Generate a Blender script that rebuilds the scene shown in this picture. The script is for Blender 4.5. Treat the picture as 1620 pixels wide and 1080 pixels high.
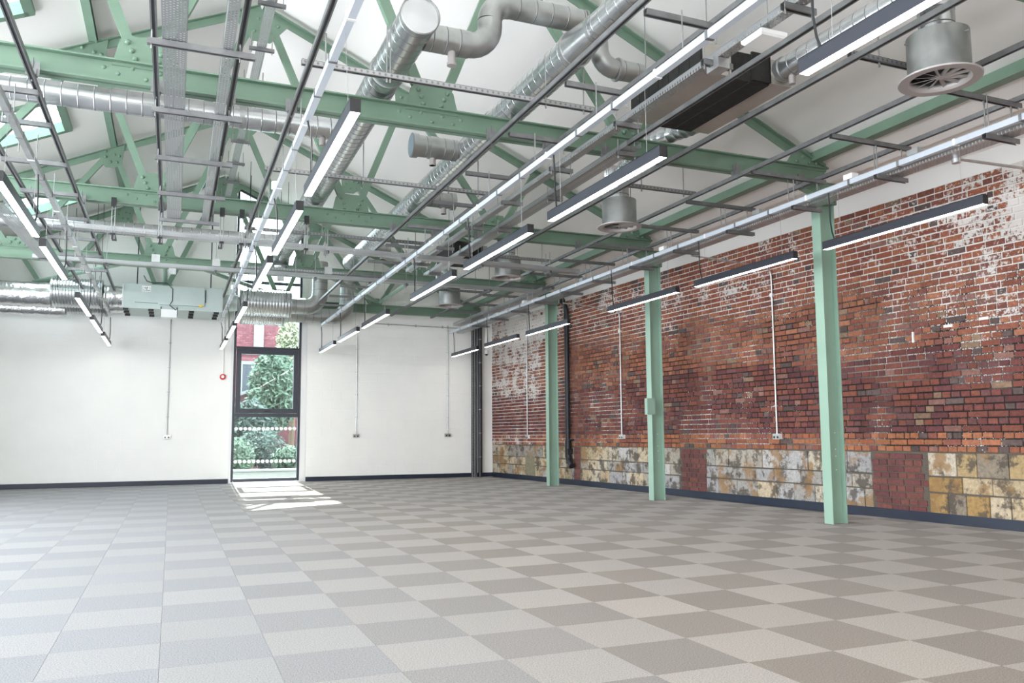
import bpy, math, random
from mathutils import Vector, Matrix
R = random.Random(7)
for o in list(bpy.data.objects): bpy.data.objects.remove(o)
sc = bpy.context.scene
C = sc.collection
PI = math.pi

# ------------------------------------------------------------------ camera
F_PX, CXP, CYP = 1294.1, 812.05, 560.1
yaw, pitch, roll = .3947, .0989, -.0063
fwd = Vector((math.sin(yaw)*math.cos(pitch), math.cos(yaw)*math.cos(pitch), math.sin(pitch)))
rt = Vector((math.cos(yaw), -math.sin(yaw), 0)); up = rt.cross(fwd)
r_ = rt*math.cos(roll) + up*math.sin(roll); u_ = -rt*math.sin(roll) + up*math.cos(roll)
cam = bpy.data.objects.new('camera', bpy.data.cameras.new('camera')); C.objects.link(cam)
cam.matrix_world = Matrix(((r_.x, u_.x, -fwd.x, -2.9809), (r_.y, u_.y, -fwd.y, -3.1679), (r_.z, u_.z, -fwd.z, 1.0438), (0, 0, 0, 1)))
cam.data.sensor_width = 36; cam.data.lens = 36*F_PX/1620
cam.data.shift_x = (810-CXP)/1620; cam.data.shift_y = (CYP-540)/1620
cam.data.clip_start = .05; cam.data.clip_end = 300
sc.camera = cam
CAM = cam.matrix_world.translation

# ------------------------------------------------------------------ world, sun, exposure
w = bpy.data.worlds.new('sky'); sc.world = w; w.use_nodes = True
bg = w.node_tree.nodes['Background']; bg.inputs[0].default_value = (.89, .94, 1, 1); bg.inputs[1].default_value = 8.0
sun = bpy.data.objects.new('sun', bpy.data.lights.new('sun', 'SUN')); C.objects.link(sun)
sun.data.energy = 30; sun.data.angle = .009; sun.data.color = (1, .95, .86)
sun.rotation_euler = Vector((-.025, -.745, -.667)).to_track_quat('-Z', 'Y').to_euler()
sc.view_settings.view_transform = 'Standard'; sc.view_settings.look = 'None'
sc.view_settings.gamma = 1; sc.view_settings.use_curve_mapping = False
sc.view_settings.exposure = 1.02
sc.cycles.use_denoising = True
sc.cycles.max_bounces = 10; sc.cycles.diffuse_bounces = 6; sc.cycles.glossy_bounces = 4; sc.cycles.transparent_max_bounces = 12
sc.cycles.sample_clamp_indirect = 8
sc.cycles.caustics_reflective = False; sc.cycles.caustics_refractive = False

# ------------------------------------------------------------------ materials
def mat(name, col=(.5, .5, .5), rough=.5, metal=0, var=0, scale=6, bump=0, bscale=40, spec=.5):
    m = bpy.data.materials.new(name); m.use_nodes = True
    nt = m.node_tree; b = nt.nodes['Principled BSDF']
    b.inputs['Base Color'].default_value = (*col, 1); b.inputs['Roughness'].default_value = rough
    b.inputs['Metallic'].default_value = metal; b.inputs['Specular IOR Level'].default_value = spec
    if var or bump:
        tc = nt.nodes.new('ShaderNodeNewGeometry')
        if var:
            n = nt.nodes.new('ShaderNodeTexNoise'); n.inputs['Scale'].default_value = scale; n.inputs['Detail'].default_value = 4
            nt.links.new(tc.outputs['Position'], n.inputs['Vector'])
            cr = nt.nodes.new('ShaderNodeValToRGB')
            cr.color_ramp.elements[0].position = .3; cr.color_ramp.elements[1].position = .7
            cr.color_ramp.elements[0].color = (*[max(0, c*(1-var)) for c in col], 1)
            cr.color_ramp.elements[1].color = (*[min(1, c*(1+var)) for c in col], 1)
            nt.links.new(n.outputs['Fac'], cr.inputs['Fac']); nt.links.new(cr.outputs['Color'], b.inputs['Base Color'])
        if bump:
            n2 = nt.nodes.new('ShaderNodeTexNoise'); n2.inputs['Scale'].default_value = bscale; n2.inputs['Detail'].default_value = 3
            nt.links.new(tc.outputs['Position'], n2.inputs['Vector'])
            bp = nt.nodes.new('ShaderNodeBump'); bp.inputs['Strength'].default_value = bump; bp.inputs['Distance'].default_value = .01
            nt.links.new(n2.outputs['Fac'], bp.inputs['Height']); nt.links.new(bp.outputs['Normal'], b.inputs['Normal'])
    return m
def emis(name, col, s):
    m = bpy.data.materials.new(name); m.use_nodes = True; b = m.node_tree.nodes['Principled BSDF']
    b.inputs['Base Color'].default_value = (.8, .8, .8, 1)
    b.inputs['Emission Color'].default_value = (*col, 1); b.inputs['Emission Strength'].default_value = s
    return m
M = {}
M['green'] = mat('green_paint', (.170, .262, .192), .42, var=.06, scale=3)
M['greenlight'] = mat('pale_green_column_paint', (.275, .41, .325), .40, var=.04, scale=3)
M['roof'] = mat('white_roof_lining', (.93, .905, .875), .7, var=.01, scale=1)
M['white'] = mat('white_wall_paint', (.88, .87, .84), .6, var=.02, scale=2, bump=.15, bscale=30)
M['soffit'] = mat('off_white_soffit', (.78, .76, .74), .6)
M['strut'] = mat('galvanised_strut', (.235, .235, .24), .42, .65, var=.15, scale=9)
M['strutdark'] = mat('shadowy_strut_slot', (.05, .05, .055), .6, .3)
M['galv'] = mat('galvanised_steel', (.56, .57, .57), .38, .85, var=.12, scale=10)
M['duct'] = mat('spiral_duct_steel', (.56, .57, .58), .27, .95, var=.10, scale=5)
M['seam'] = mat('duct_seam_steel', (.16, .165, .17), .5, .8)
M['ductdull'] = mat('dull_duct_steel', (.40, .41, .40), .36, .85, var=.12, scale=8)
M['foil'] = mat('crinkled_foil', (.80, .80, .80), .22, 1, var=.1, scale=15, bump=1.0, bscale=22)
M['flange'] = mat('diffuser_flange_grey', (.40, .37, .36), .45, .2)
M['black'] = mat('black_plastic', (.012, .012, .014), .45)
M['blackinsul'] = mat('black_insulation', (.015, .014, .013), .85, var=.4, scale=12, bump=.4)
M['body'] = mat('anodised_dark_grey_light_body', (.036, .038, .050), .38, .3)
M['cap'] = mat('black_end_cap', (.012, .012, .013), .5)
M['led'] = emis('lit_led_diffuser', (1, .96, .92), 8)
M['trunk'] = mat('white_lighting_trunking', (.60, .65, .72), .35, .2)
M['whitep'] = mat('white_plastic', (.85, .85, .84), .4)
M['navy'] = mat('navy_skirting_paint', (.013, .020, .038), .45, var=.1, scale=4)
M['frame'] = mat('anthracite_window_frame', (.035, .040, .055), .4)
M['outstone'] = mat('outdoor_pale_stone', (.20, .20, .20), .8)
M['sill'] = mat('pale_sill', (.8, .8, .8), .5)
M['red'] = mat('red_plastic', (.55, .01, .015), .35)
M['yellow'] = mat('yellow_tag', (.85, .55, .02), .4)
M['steelplate'] = mat('brushed_steel_faceplate', (.55, .55, .54), .35, .8)
M['pipeblack'] = mat('black_iron_pipe', (.018, .020, .026), .45, var=.2, scale=8)
M['wire'] = mat('steel_suspension_wire', (.35, .35, .35), .4, .8)
M['dot'] = mat('white_vinyl_dot', (.9, .9, .9), .6)
M['ahu'] = mat('ventilation_unit_casing', (.46, .53, .51), .42, .45, var=.05, scale=3)
M['plenum'] = mat('galvanised_plenum_sheet', (.50, .47, .43), .35, .6, var=.08, scale=3)
M['redbrick_out'] = None
# perforated tray: real holes through the sheet
def perf(name, col, sx, sy, hole=.32):
    m = mat(name, col, .36, .8); nt = m.node_tree; b = nt.nodes['Principled BSDF']; out = nt.nodes['Material Output']
    tc = nt.nodes.new('ShaderNodeTexCoord'); mp = nt.nodes.new('ShaderNodeMapping'); mp.inputs['Scale'].default_value = (sx, sy, 1)
    nt.links.new(tc.outputs['UV'], mp.inputs['Vector'])
    sep = nt.nodes.new('ShaderNodeSeparateXYZ'); nt.links.new(mp.outputs['Vector'], sep.inputs[0])
    def M_(op, a, bb=None):
        n = nt.nodes.new('ShaderNodeMath'); n.operation = op
        for i, v in enumerate((a, bb)):
            if v is None: continue
            if isinstance(v, (int, float)): n.inputs[i].default_value = v
            else: nt.links.new(v, n.inputs[i])
        return n.outputs[0]
    fy = M_('FLOOR', sep.outputs[1]); half = M_('MULTIPLY', M_('MODULO', fy, 2), .5)
    x = M_('SUBTRACT', M_('FRACT', M_('ADD', sep.outputs[0], half)), .5); y = M_('SUBTRACT', M_('FRACT', sep.outputs[1]), .5)
    d = M_('ADD', M_('MULTIPLY', M_('ABSOLUTE', x), 1.0), M_('MULTIPLY', M_('POWER', M_('ABSOLUTE', y), 2), 1.6))
    h = M_('LESS_THAN', d, hole)
    tr = nt.nodes.new('ShaderNodeBsdfTransparent'); mx = nt.nodes.new('ShaderNodeMixShader')
    nt.links.new(h, mx.inputs[0]); nt.links.new(b.outputs[0], mx.inputs[1]); nt.links.new(tr.outputs[0], mx.inputs[2])
    nt.links.new(mx.outputs[0], out.inputs[0])
    return m
M['tray'] = perf('perforated_tray_steel', (.46, .47, .48), 1, 1, .16)
M['slotrail'] = perf('slotted_channel_steel', (.42, .42, .42), 1, 1, .22)
# attribute-coloured masonry with paint residue
def masonry(name, bump=.5, paint_col=(.66, .63, .60), stain=False, rough=.82, nscale=26):
    m = bpy.data.materials.new(name); m.use_nodes = True; nt = m.node_tree; b = nt.nodes['Principled BSDF']; L = nt.links
    b.inputs['Roughness'].default_value = rough; b.inputs['Specular IOR Level'].default_value = .3
    geo = nt.nodes.new('ShaderNodeNewGeometry')
    at = nt.nodes.new('ShaderNodeAttribute'); at.attribute_name = 'Col'
    n = nt.nodes.new('ShaderNodeTexNoise'); n.inputs['Scale'].default_value = nscale; n.inputs['Detail'].default_value = 5; n.inputs['Roughness'].default_value = .65
    L.new(geo.outputs['Position'], n.inputs['Vector'])
    n3 = nt.nodes.new('ShaderNodeTexNoise'); n3.inputs['Scale'].default_value = 3.2; n3.inputs['Detail'].default_value = 5
    L.new(geo.outputs['Position'], n3.inputs['Vector'])
    # fine variation of the brick colour
    mul = nt.nodes.new('ShaderNodeMix'); mul.data_type = 'RGBA'; mul.blend_type = 'MULTIPLY'; mul.inputs[0].default_value = .75
    cr = nt.nodes.new('ShaderNodeValToRGB'); cr.color_ramp.elements[0].position = .28; cr.color_ramp.elements[1].position = .72
    cr.color_ramp.elements[0].color = (.55, .52, .50, 1); cr.color_ramp.elements[1].color = (1.25, 1.2, 1.15, 1)
    L.new(n.outputs['Fac'], cr.inputs[0]); L.new(at.outputs['Color'], mul.inputs[6]); L.new(cr.outputs[0], mul.inputs[7])
    src = mul.outputs[2]
    if stain:
        n4 = nt.nodes.new('ShaderNodeTexNoise'); n4.inputs['Scale'].default_value = 4.5; n4.inputs['Detail'].default_value = 8; n4.inputs['Roughness'].default_value = .7
        L.new(geo.outputs['Position'], n4.inputs['Vector'])
        c4 = nt.nodes.new('ShaderNodeValToRGB'); c4.color_ramp.elements[0].position = .50; c4.color_ramp.elements[1].position = .57
        c4.color_ramp.elements[0].color = (0, 0, 0, 1); c4.color_ramp.elements[1].color = (.85, .85, .85, 1)
        L.new(n4.outputs['Fac'], c4.inputs[0])
        ms = nt.nodes.new('ShaderNodeMix'); ms.data_type = 'RGBA'; ms.inputs[7].default_value = (.075, .062, .050, 1)
        L.new(c4.outputs[0], ms.inputs[0]); L.new(src, ms.inputs[6]); src = ms.outputs[2]
        n5 = nt.nodes.new('ShaderNodeTexNoise'); n5.inputs['Scale'].default_value = 2.3; n5.inputs['Detail'].default_value = 7; n5.inputs['Roughness'].default_value = .65
        mp = nt.nodes.new('ShaderNodeMapping'); mp.inputs['Location'].default_value = (7, 3, 1); L.new(geo.outputs['Position'], mp.inputs[0]); L.new(mp.outputs[0], n5.inputs['Vector'])
        c5 = nt.nodes.new('ShaderNodeValToRGB'); c5.color_ramp.elements[0].position = .52; c5.color_ramp.elements[1].position = .58
        c5.color_ramp.elements[0].color = (0, 0, 0, 1); c5.color_ramp.elements[1].color = (.8, .8, .8, 1)
        L.new(n5.outputs['Fac'], c5.inputs[0])
        m5 = nt.nodes.new('ShaderNodeMix'); m5.data_type = 'RGBA'; m5.inputs[7].default_value = (.27, .155, .065, 1)
        L.new(c5.outputs[0], m5.inputs[0]); L.new(src, m5.inputs[6]); src = m5.outputs[2]
    # old paint and lime left on the face: noise + 'paint' amount
    ap = nt.nodes.new('ShaderNodeAttribute'); ap.attribute_name = 'paint'
    def MM(op, a, bb):
        q = nt.nodes.new('ShaderNodeMath'); q.operation = op; q.use_clamp = False
        for i, v in enumerate((a, bb)):
            if isinstance(v, (int, float)): q.inputs[i].default_value = v
            else: L.new(v, q.inputs[i])
        return q.outputs[0]
    s = MM('ADD', MM('MULTIPLY', n.outputs['Fac'], .62), MM('MULTIPLY', n3.outputs['Fac'], .38))
    s = MM('ADD', s, ap.outputs['Fac'])
    c = nt.nodes.new('ShaderNodeValToRGB'); c.color_ramp.elements[0].position = .70; c.color_ramp.elements[1].position = .76
    c.color_ramp.elements[0].color = (0, 0, 0, 1); c.color_ramp.elements[1].color = (.9, .9, .9, 1)
    L.new(s, c.inputs[0])
    mx = nt.nodes.new('ShaderNodeMix'); mx.data_type = 'RGBA'; mx.inputs[7].default_value = (*paint_col, 1)
    L.new(c.outputs[0], mx.inputs[0]); L.new(src, mx.inputs[6]); L.new(mx.outputs[2], b.inputs['Base Color'])
    bp = nt.nodes.new('ShaderNodeBump'); bp.inputs['Strength'].default_value = bump; bp.inputs['Distance'].default_value = .012
    L.new(n.outputs['Fac'], bp.inputs['Height']); L.new(bp.outputs['Normal'], b.inputs['Normal'])
    return m
M['brick'] = masonry('old_brick')
M['mortar'] = masonry('old_mortar', .8, (.70, .68, .65), nscale=55)
M['stone'] = masonry('weathered_stone', .8, (.42, .42, .42), stain=True)
M['block'] = mat('painted_blockwork', (.88, .87, .84), .6, var=.015, scale=2, bump=.25, bscale=45)
M['outbrick'] = masonry('red_brick_outside', .3)
# carpet
def carpet():
    m = bpy.data.materials.new('carpet_pile'); m.use_nodes = True; nt = m.node_tree; b = nt.nodes['Principled BSDF']; L = nt.links
    b.inputs['Roughness'].default_value = .95; b.inputs['Specular IOR Level'].default_value = .12
    b.inputs['Sheen Weight'].default_value = .10; b.inputs['Sheen Roughness'].default_value = .35
    geo = nt.nodes.new('ShaderNodeNewGeometry'); at = nt.nodes.new('ShaderNodeAttribute'); at.attribute_name = 'Col'
    n = nt.nodes.new('ShaderNodeTexNoise'); n.inputs['Scale'].default_value = 140; n.inputs['Detail'].default_value = 3; n.inputs['Roughness'].default_value = .8
    L.new(geo.outputs['Position'], n.inputs['Vector'])
    cr = nt.nodes.new('ShaderNodeValToRGB'); cr.color_ramp.elements[0].position = .30; cr.color_ramp.elements[1].position = .70
    cr.color_ramp.elements[0].color = (.48, .47, .46, 1); cr.color_ramp.elements[1].color = (1.5, 1.5, 1.5, 1)
    L.new(n.outputs['Fac'], cr.inputs[0])
    mul = nt.nodes.new('ShaderNodeMix'); mul.data_type = 'RGBA'; mul.blend_type = 'MULTIPLY'; mul.inputs[0].default_value = 1
    L.new(at.outputs['Color'], mul.inputs[6]); L.new(cr.outputs[0], mul.inputs[7]); L.new(mul.outputs[2], b.inputs['Base Color'])
    bp = nt.nodes.new('ShaderNodeBump'); bp.inputs['Strength'].default_value = .06; bp.inputs['Distance'].default_value = .001
    L.new(n.outputs['Fac'], bp.inputs['Height']); L.new(bp.outputs['Normal'], b.inputs['Normal'])
    return m
M['carpet'] = carpet()
def glass():
    m = bpy.data.materials.new('window_glass'); m.use_nodes = True; nt = m.node_tree
    for n in list(nt.nodes):
        if n.type == 'BSDF_PRINCIPLED': nt.nodes.remove(n)
    out = nt.nodes['Material Output']
    tr = nt.nodes.new('ShaderNodeBsdfTransparent'); tr.inputs[0].default_value = (.70, .77, .77, 1)
    gl = nt.nodes.new('ShaderNodeBsdfGlossy'); gl.inputs['Roughness'].default_value = .02
    lw_ = nt.nodes.new('ShaderNodeLayerWeight'); lw_.inputs[0].default_value = .5
    pw = nt.nodes.new('ShaderNodeMath'); pw.operation = 'POWER'; pw.inputs[1].default_value = 5; nt.links.new(lw_.outputs['Facing'], pw.inputs[0])
    fr = nt.nodes.new('ShaderNodeMath'); fr.operation = 'MULTIPLY_ADD'; fr.inputs[1].default_value = .6; fr.inputs[2].default_value = .05; nt.links.new(pw.outputs[0], fr.inputs[0])
    mx = nt.nodes.new('ShaderNodeMixShader'); nt.links.new(fr.outputs[0], mx.inputs[0]); nt.links.new(tr.outputs[0], mx.inputs[1]); nt.links.new(gl.outputs[0], mx.inputs[2])
    nt.links.new(mx.outputs[0], out.inputs[0]); return m
M['glass'] = glass()

# ------------------------------------------------------------------ mesh builder
class MB:
    def __init__(s): s.v = []; s.f = []; s.uv = {}; s.sm = set(); s.mi = {}
    def quadbox(s, P8):
        n = len(s.v); s.v += [tuple(p) for p in P8]
        for q in ((0, 3, 2, 1), (4, 5, 6, 7), (0, 1, 5, 4), (1, 2, 6, 5), (2, 3, 7, 6), (3, 0, 4, 7)): s.f.append(tuple(n+i for i in q))
        return s
    def box(s, x0, x1, y0, y1, z0, z1):
        return s.quadbox([(x0, y0, z0), (x1, y0, z0), (x1, y1, z0), (x0, y1, z0), (x0, y0, z1), (x1, y0, z1), (x1, y1, z1), (x0, y1, z1)])
    def bar(s, p, q, w, h, upv=(0, 0, 1), off=0):
        """rectangular bar from p to q; w across (perp. to up), h along up"""
        p = Vector(p); q = Vector(q); d = (q-p).normalized(); upv = Vector(upv); u = (upv-d*upv.dot(d)).normalized(); r = d.cross(u)
        a, b = r*w/2, u*h/2; o = r*off
        return s.quadbox([p+o-a-b, p+o+a-b, q+o+a-b, q+o-a-b, p+o-a+b, p+o+a+b, q+o+a+b, q+o-a+b])
    def sweep(s, pts, rads, n=24, caps=True, smooth=True):
        pts = [Vector(p) for p in pts]
        if not hasattr(rads, '__len__'): rads = [rads]*len(pts)
        N = len(s.v); T = []
        for i in range(len(pts)):
            a = pts[max(0, i-1)]; b = pts[min(len(pts)-1, i+1)]
            t = (b-a); t = t.normalized() if t.length > 1e-9 else (T[-1] if T else Vector((0, 0, 1)))
            if T and t.dot(T[-1]) < -.9: t = -t
            T.append(t)
        u = T[0].orthogonal().normalized()
        for i, p in enumerate(pts):
            u = (u-T[i]*u.dot(T[i])).normalized(); r = T[i].cross(u)
            for k in range(n):
                a = 2*PI*k/n; s.v.append(tuple(p+(u*math.cos(a)+r*math.sin(a))*rads[i]))
        for i in range(len(pts)-1):
            for k in range(n):
                if smooth: s.sm.add(len(s.f))
                s.f.append((N+i*n+k, N+i*n+(k+1) % n, N+(i+1)*n+(k+1) % n, N+(i+1)*n+k))
        if caps:
            s.f.append(tuple(N+k for k in range(n))[::-1]); e = N+(len(pts)-1)*n; s.f.append(tuple(e+k for k in range(n)))
        return s
    def cyl(s, p, q, r, n=12, r2=None): return s.sweep([p, q], [r, r if r2 is None else r2], n)
    def prism(s, poly, y0, y1, axis='y'):
        """polygon in (x,z) extruded along y (or other axis)"""
        N = len(s.v); k = len(poly)
        def P(a, b, c): return (a, c, b) if axis == 'y' else ((c, a, b) if axis == 'x' else (a, b, c))
        s.v += [P(a, b, y0) for a, b in poly]+[P(a, b, y1) for a, b in poly]
        s.f.append(tuple(range(N, N+k))); s.f.append(tuple(range(N+k, N+2*k))[::-1])
        for i in range(k): s.f.append((N+i, N+k+i, N+k+(i+1) % k, N+(i+1) % k))
        return s
    def sheet(s, P4, uvs, t=None):
        """a flat sheet with uv for the hole pattern"""
        n = len(s.v); s.v += [tuple(p) for p in P4]; s.uv[len(s.f)] = uvs; s.f.append((n, n+1, n+2, n+3)); return s
def build(name, mb, m, parent=None, origin=None):
    me = bpy.data.meshes.new(name); vs = mb.v
    if origin is not None:
        vs = [(a-origin[0], b-origin[1], c-origin[2]) for a, b, c in vs]
    me.from_pydata(vs, [], mb.f); me.materials.append(M[m] if isinstance(m, str) else m)
    if mb.mi:
        me.materials.append(M['seam'])
        for fi in mb.mi: me.polygons[fi].material_index = 1
    if mb.sm:
        me.polygons.foreach_set('use_smooth', [i in mb.sm for i in range(len(mb.f))]); me.set_sharp_from_angle(angle=.6)
    if mb.uv:
        ul = me.uv_layers.new(name='UVMap')
        for fi, uvs in mb.uv.items():
            for li, uv in zip(me.polygons[fi].loop_indices, uvs): ul.data[li].uv = uv
    me.update()
    o = bpy.data.objects.new(name, me); C.objects.link(o)
    if origin is not None: o.location = origin
    if parent is not None: link(o, parent)
    return o
def wloc(o):
    v = Vector(o.location)
    while o.parent: o = o.parent; v = v+Vector(o.location)
    return v
def link(o, parent):
    w = Vector(o.location); o.parent = parent; o.location = w-wloc(parent)
def thing(name, label, cat, loc, group=None):
    o = bpy.data.objects.new(name, None); C.objects.link(o); o.location = loc; o.empty_display_size = .1
    o['label'] = label; o['category'] = cat
    if group: o['group'] = group
    return o
def tag(o, label, cat, group=None):
    o['label'] = label; o['category'] = cat
    if group: o['group'] = group
    return o
def structure(o): o['kind'] = 'structure'; return o
def stuff(o): o['kind'] = 'stuff'; return o
def B(): return MB()
def piece(name, mb, m, parent=None, kind=None):
    """build with the origin at the mesh's own bottom centre"""
    xs = [v[0] for v in mb.v]; ys = [v[1] for v in mb.v]; zs = [v[2] for v in mb.v]
    o = build(name, mb, m, parent, ((min(xs)+max(xs))/2, (min(ys)+max(ys))/2, min(zs)))
    if kind: o['kind'] = kind
    return o
def setattrs(me, cols, paints=None):
    a = me.attributes.new('Col', 'FLOAT_COLOR', 'POINT'); flat = []
    for c in cols: flat += [c[0], c[1], c[2], 1]
    a.data.foreach_set('color', flat)
    if paints is not None:
        p = me.attributes.new('paint', 'FLOAT', 'POINT'); p.data.foreach_set('value', paints)
ORD = ['first', 'second', 'third', 'fourth', 'fifth', 'sixth', 'seventh', 'eighth', 'ninth', 'tenth', 'eleventh', 'twelfth', 'thirteenth', 'fourteenth']

# ------------------------------------------------------------------ dimensions
XL, YB, YF = -8.25, 16.6, -7.0
RX, RZ = -2.0, 7.16                      # ridge line
def roofz(x): return RZ-.45*abs(x-RX)
def wx(y): return 4.66+(16.6-y)*.05      # the brick wall stands slightly out of square
un = Vector((.05, -1, 0)).normalized(); nn = Vector((-1, -.05, 0)).normalized()
W0 = Vector((4.66, 16.6, 0))
def WP(s, z, d=0): return W0+un*s+nn*d+Vector((0, 0, z))

# ================================================================== SETTING
# ---- floor: slab + carpet tiles
slab = structure(build('floor', B().box(XL-.2, 6.2, YF, YB+.2, -.15, -.007), mat('floor_screed', (.2, .2, .2), .9)))
tiles = []
for i in range(-17, 12):
    for j in range(-14, 34):
        x0, y0 = i*.5, j*.5
        if x0+.25 > wx(y0+.25)-.0 or x0 < XL-.1 or y0+.25 > YB: continue
        x1 = min(x0+.5, wx(y0+.5)-.004); y1 = min(y0+.5, YB-.004); xa = max(x0, XL+.004)
        cx, cy = x0+.25, y0+.25
        v = cam.matrix_world.inverted() @ Vector((cx, cy, 0)); d = -v.z
        vis = d > .5 and abs(v.x/d*F_PX) < 830 and abs(v.y/d*F_PX) < 640
        dark = (i+j) % 2 == 0
        k = min(1, max(0, (x0+3.2)/2.6))            # sky sheen on the pile at left, painted as bluer, flatter tile colours
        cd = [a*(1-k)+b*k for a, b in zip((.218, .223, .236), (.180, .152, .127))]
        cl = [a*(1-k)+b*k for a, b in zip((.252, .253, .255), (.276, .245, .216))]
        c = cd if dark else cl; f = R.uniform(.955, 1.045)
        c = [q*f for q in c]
        tiles.append((0 if vis else 1, d if d > 0 else 99-d, xa, x1, y0, y1, c))
tiles.sort(key=lambda t: t[:2])
def tilebox(mb, xa, x1, y0, y1):
    g = .0002; e = .0008; z0, z1 = -.007, 0
    mb.quadbox([(xa+g, y0+g, z0), (x1-g, y0+g, z0), (x1-g, y1-g, z0), (xa+g, y1-g, z0), (xa+e, y0+e, z1), (x1-e, y0+e, z1), (x1-e, y1-e, z1), (xa+e, y1-e, z1)])
rest = B(); rc = []
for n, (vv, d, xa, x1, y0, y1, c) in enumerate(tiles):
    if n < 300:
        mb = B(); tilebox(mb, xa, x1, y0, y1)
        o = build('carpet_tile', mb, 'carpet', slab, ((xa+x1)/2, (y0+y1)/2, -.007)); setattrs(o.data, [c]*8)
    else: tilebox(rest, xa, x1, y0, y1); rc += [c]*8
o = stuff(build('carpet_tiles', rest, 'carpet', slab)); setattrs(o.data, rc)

# ---- brick wall on the right
def fbm(s, z, seed=0):
    v = 0
    for k, (a, f) in enumerate(((.5, .6), (.3, 1.5), (.2, 3.7))):
        v += a*math.sin(s*f*1.7+z*f*2.3+seed+k*2.1)*math.cos(z*f*2.9-s*f*.9+seed*1.7+k)
    return v
def zone_paint(s, z):
    """how much old paint is left: far end, along the top, and the near upper corner"""
    p = .0
    p += .115*max(0, min(1, (4.6-s)/2.2))*max(0, min(1, (z-1.55)/.5))
    p += .07*max(0, min(1, (4.0-s)/2))
    p += .12*max(0, min(1, (z-2.75)/.5))
    p += .05*max(0, min(1, (s-12.0)/1.5))*max(0, min(1, (z-2.2)/.5))
    p += .10*max(0, 1-((s-7.3)**2+(z-2.9)**2*2)/1.2)
    p += .10*max(0, min(1, (1.05-z)/.1))*max(0, min(1, (8-s)/3))
    p += .06*max(0, min(1, (s-11.5)/1.0))*max(0, min(1, (z-1.9)/.3))
    return p+.11*fbm(s, z)
def bcol(s, z):
    q = R.random()
    if z < .985: base = R.choice([(.30, .105, .055), (.33, .135, .075), (.27, .10, .06), (.34, .14, .07), (.22, .08, .06)])
    elif z < 2.01+.03*math.sin(s): base = R.choice([(.150, .052, .046), (.165, .056, .048), (.12, .044, .046), (.185, .066, .050), (.14, .062, .062), (.20, .07, .048)])
    elif z < 3.0: base = R.choice([(.26, .100, .062), (.29, .115, .068), (.23, .085, .056), (.30, .13, .078), (.21, .085, .068)])
    else: base = R.choice([(.25, .085, .055), (.28, .10, .06), (.21, .078, .058), (.30, .115, .065)])
    if q < .02: base = (.24, .16, .11)
    elif q < .07: base = (.11, .08, .075)
    elif q < .13: base = (.23, .12, .10)
    f = R.uniform(.82, 1.18)
    return tuple(c*f for c in base)
S0, S1 = 0.0, 18.0
ZS, ZT, CH = .82, 3.95, .0783
wall = B()
# backing plane of mortar as a grid so that the paint amount can vary over it
NS, NZ = 180, 44; vp = []; vc = []
for a in range(NS+1):
    for b in range(NZ+1):
        s = S0+(S1-S0)*a/NS; z = .0+ZT*b/NZ
        wall.v.append(tuple(WP(s, z, 0)))
        top = max(0, min(1, (z-2.75)/.4)); farend = max(0, min(1, (5-s)/2))*.8; patch = max(0, min(1, fbm(s*1.3, z*1.3, 4)*2.2+.05))*.5
        near = 0
        t = min(1, max(top, farend, patch, near)); dk = (.022, .019, .018); li = (.50, .47, .44)
        if z < .83: vc.append((.13, .115, .095)); vp.append(-.06)
        else: vc.append([dk[q]*(1-t)+li[q]*t for q in range(3)]); vp.append(zone_paint(s, z)+.12+.10*t)
for a in range(NS):
    for b in range(NZ): wall.f.append((a*(NZ+1)+b, (a+1)*(NZ+1)+b, (a+1)*(NZ+1)+b+1, a*(NZ+1)+b+1))
n0 = len(wall.v)
# solid body behind
for P in (WP(S0-.3, 0, -.02), WP(24, 0, -.02), WP(24, 0, -.35), WP(S0-.3, 0, -.35)): wall.v.append(tuple(P)); wall.v.append((P.x, P.y, 4.25))
for q in ((0, 1, 3, 2), (2, 3, 5, 4), (4, 5, 7, 6), (6, 7, 1, 0), (1, 7, 5, 3)): wall.f.append(tuple(n0+i for i in q))
vc += [(.5, .3, .22)]*8; vp += [-.5]*8
wr = structure(build('wall_right', wall, 'mortar')); setattrs(wr.data, vc, vp)
bricks = []
def brick_ok(s0, s1, z): return True
row = 0; z = ZS
while z < ZT-.02:
    s = -R.uniform(0, .1); header = row % 2 == 0
    while s < S1:
        L = (.112 if header else .228)*R.uniform(.95, 1.05)
        if R.random() < .03: L *= .6
        bricks.append((s+.001, min(s+L, S1), z+R.uniform(0, .003), z+CH-.009-R.uniform(0, .003), R.uniform(.005, .013)))
        s += L+.009
    z += CH; row += 1
# two brick piers let into the stone base, and a patch by the black pipe
for (pa, pb) in ((7.92, 8.55), (11.88, 12.62), (4.25, 4.5)):
    z = .10; k = 0
    while z < ZS-.03:
        s = pa+R.uniform(-.04, .04)
        while s < pb-.05:
            L = .112 if k % 2 else .225
            bricks.append((s, min(s+L, pb+.05), z, z+CH-.011, .010)); s += L+.011
        z += CH; k += 1
def brickbox(mb, s0, s1, z0, z1, d):
    e = .004; j = [R.uniform(-.0025, .0025) for _ in range(8)]
    mb.quadbox([WP(s0, z0, -.004), WP(s0+e+j[0], z0+e+j[1], d), WP(s1-e+j[2], z0+e+j[3], d), WP(s1, z0, -.004), WP(s0, z1, -.004), WP(s0+e+j[4], z1-e+j[5], d), WP(s1-e+j[6], z1-e+j[7], d), WP(s1, z1, -.004)])
def near_key(b):
    c = WP((b[0]+b[1])/2, b[2]); v = cam.matrix_world.inverted() @ c
    ok = -v.z > 0 and abs(v.x/-v.z*F_PX) < 800 and abs(v.y/-v.z*F_PX+20) < 540
    return (0 if ok else 1, -(b[1]-b[0])/(v.length**2))
bricks.sort(key=near_key)
rest = B(); rc = []; rp = []
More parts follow.
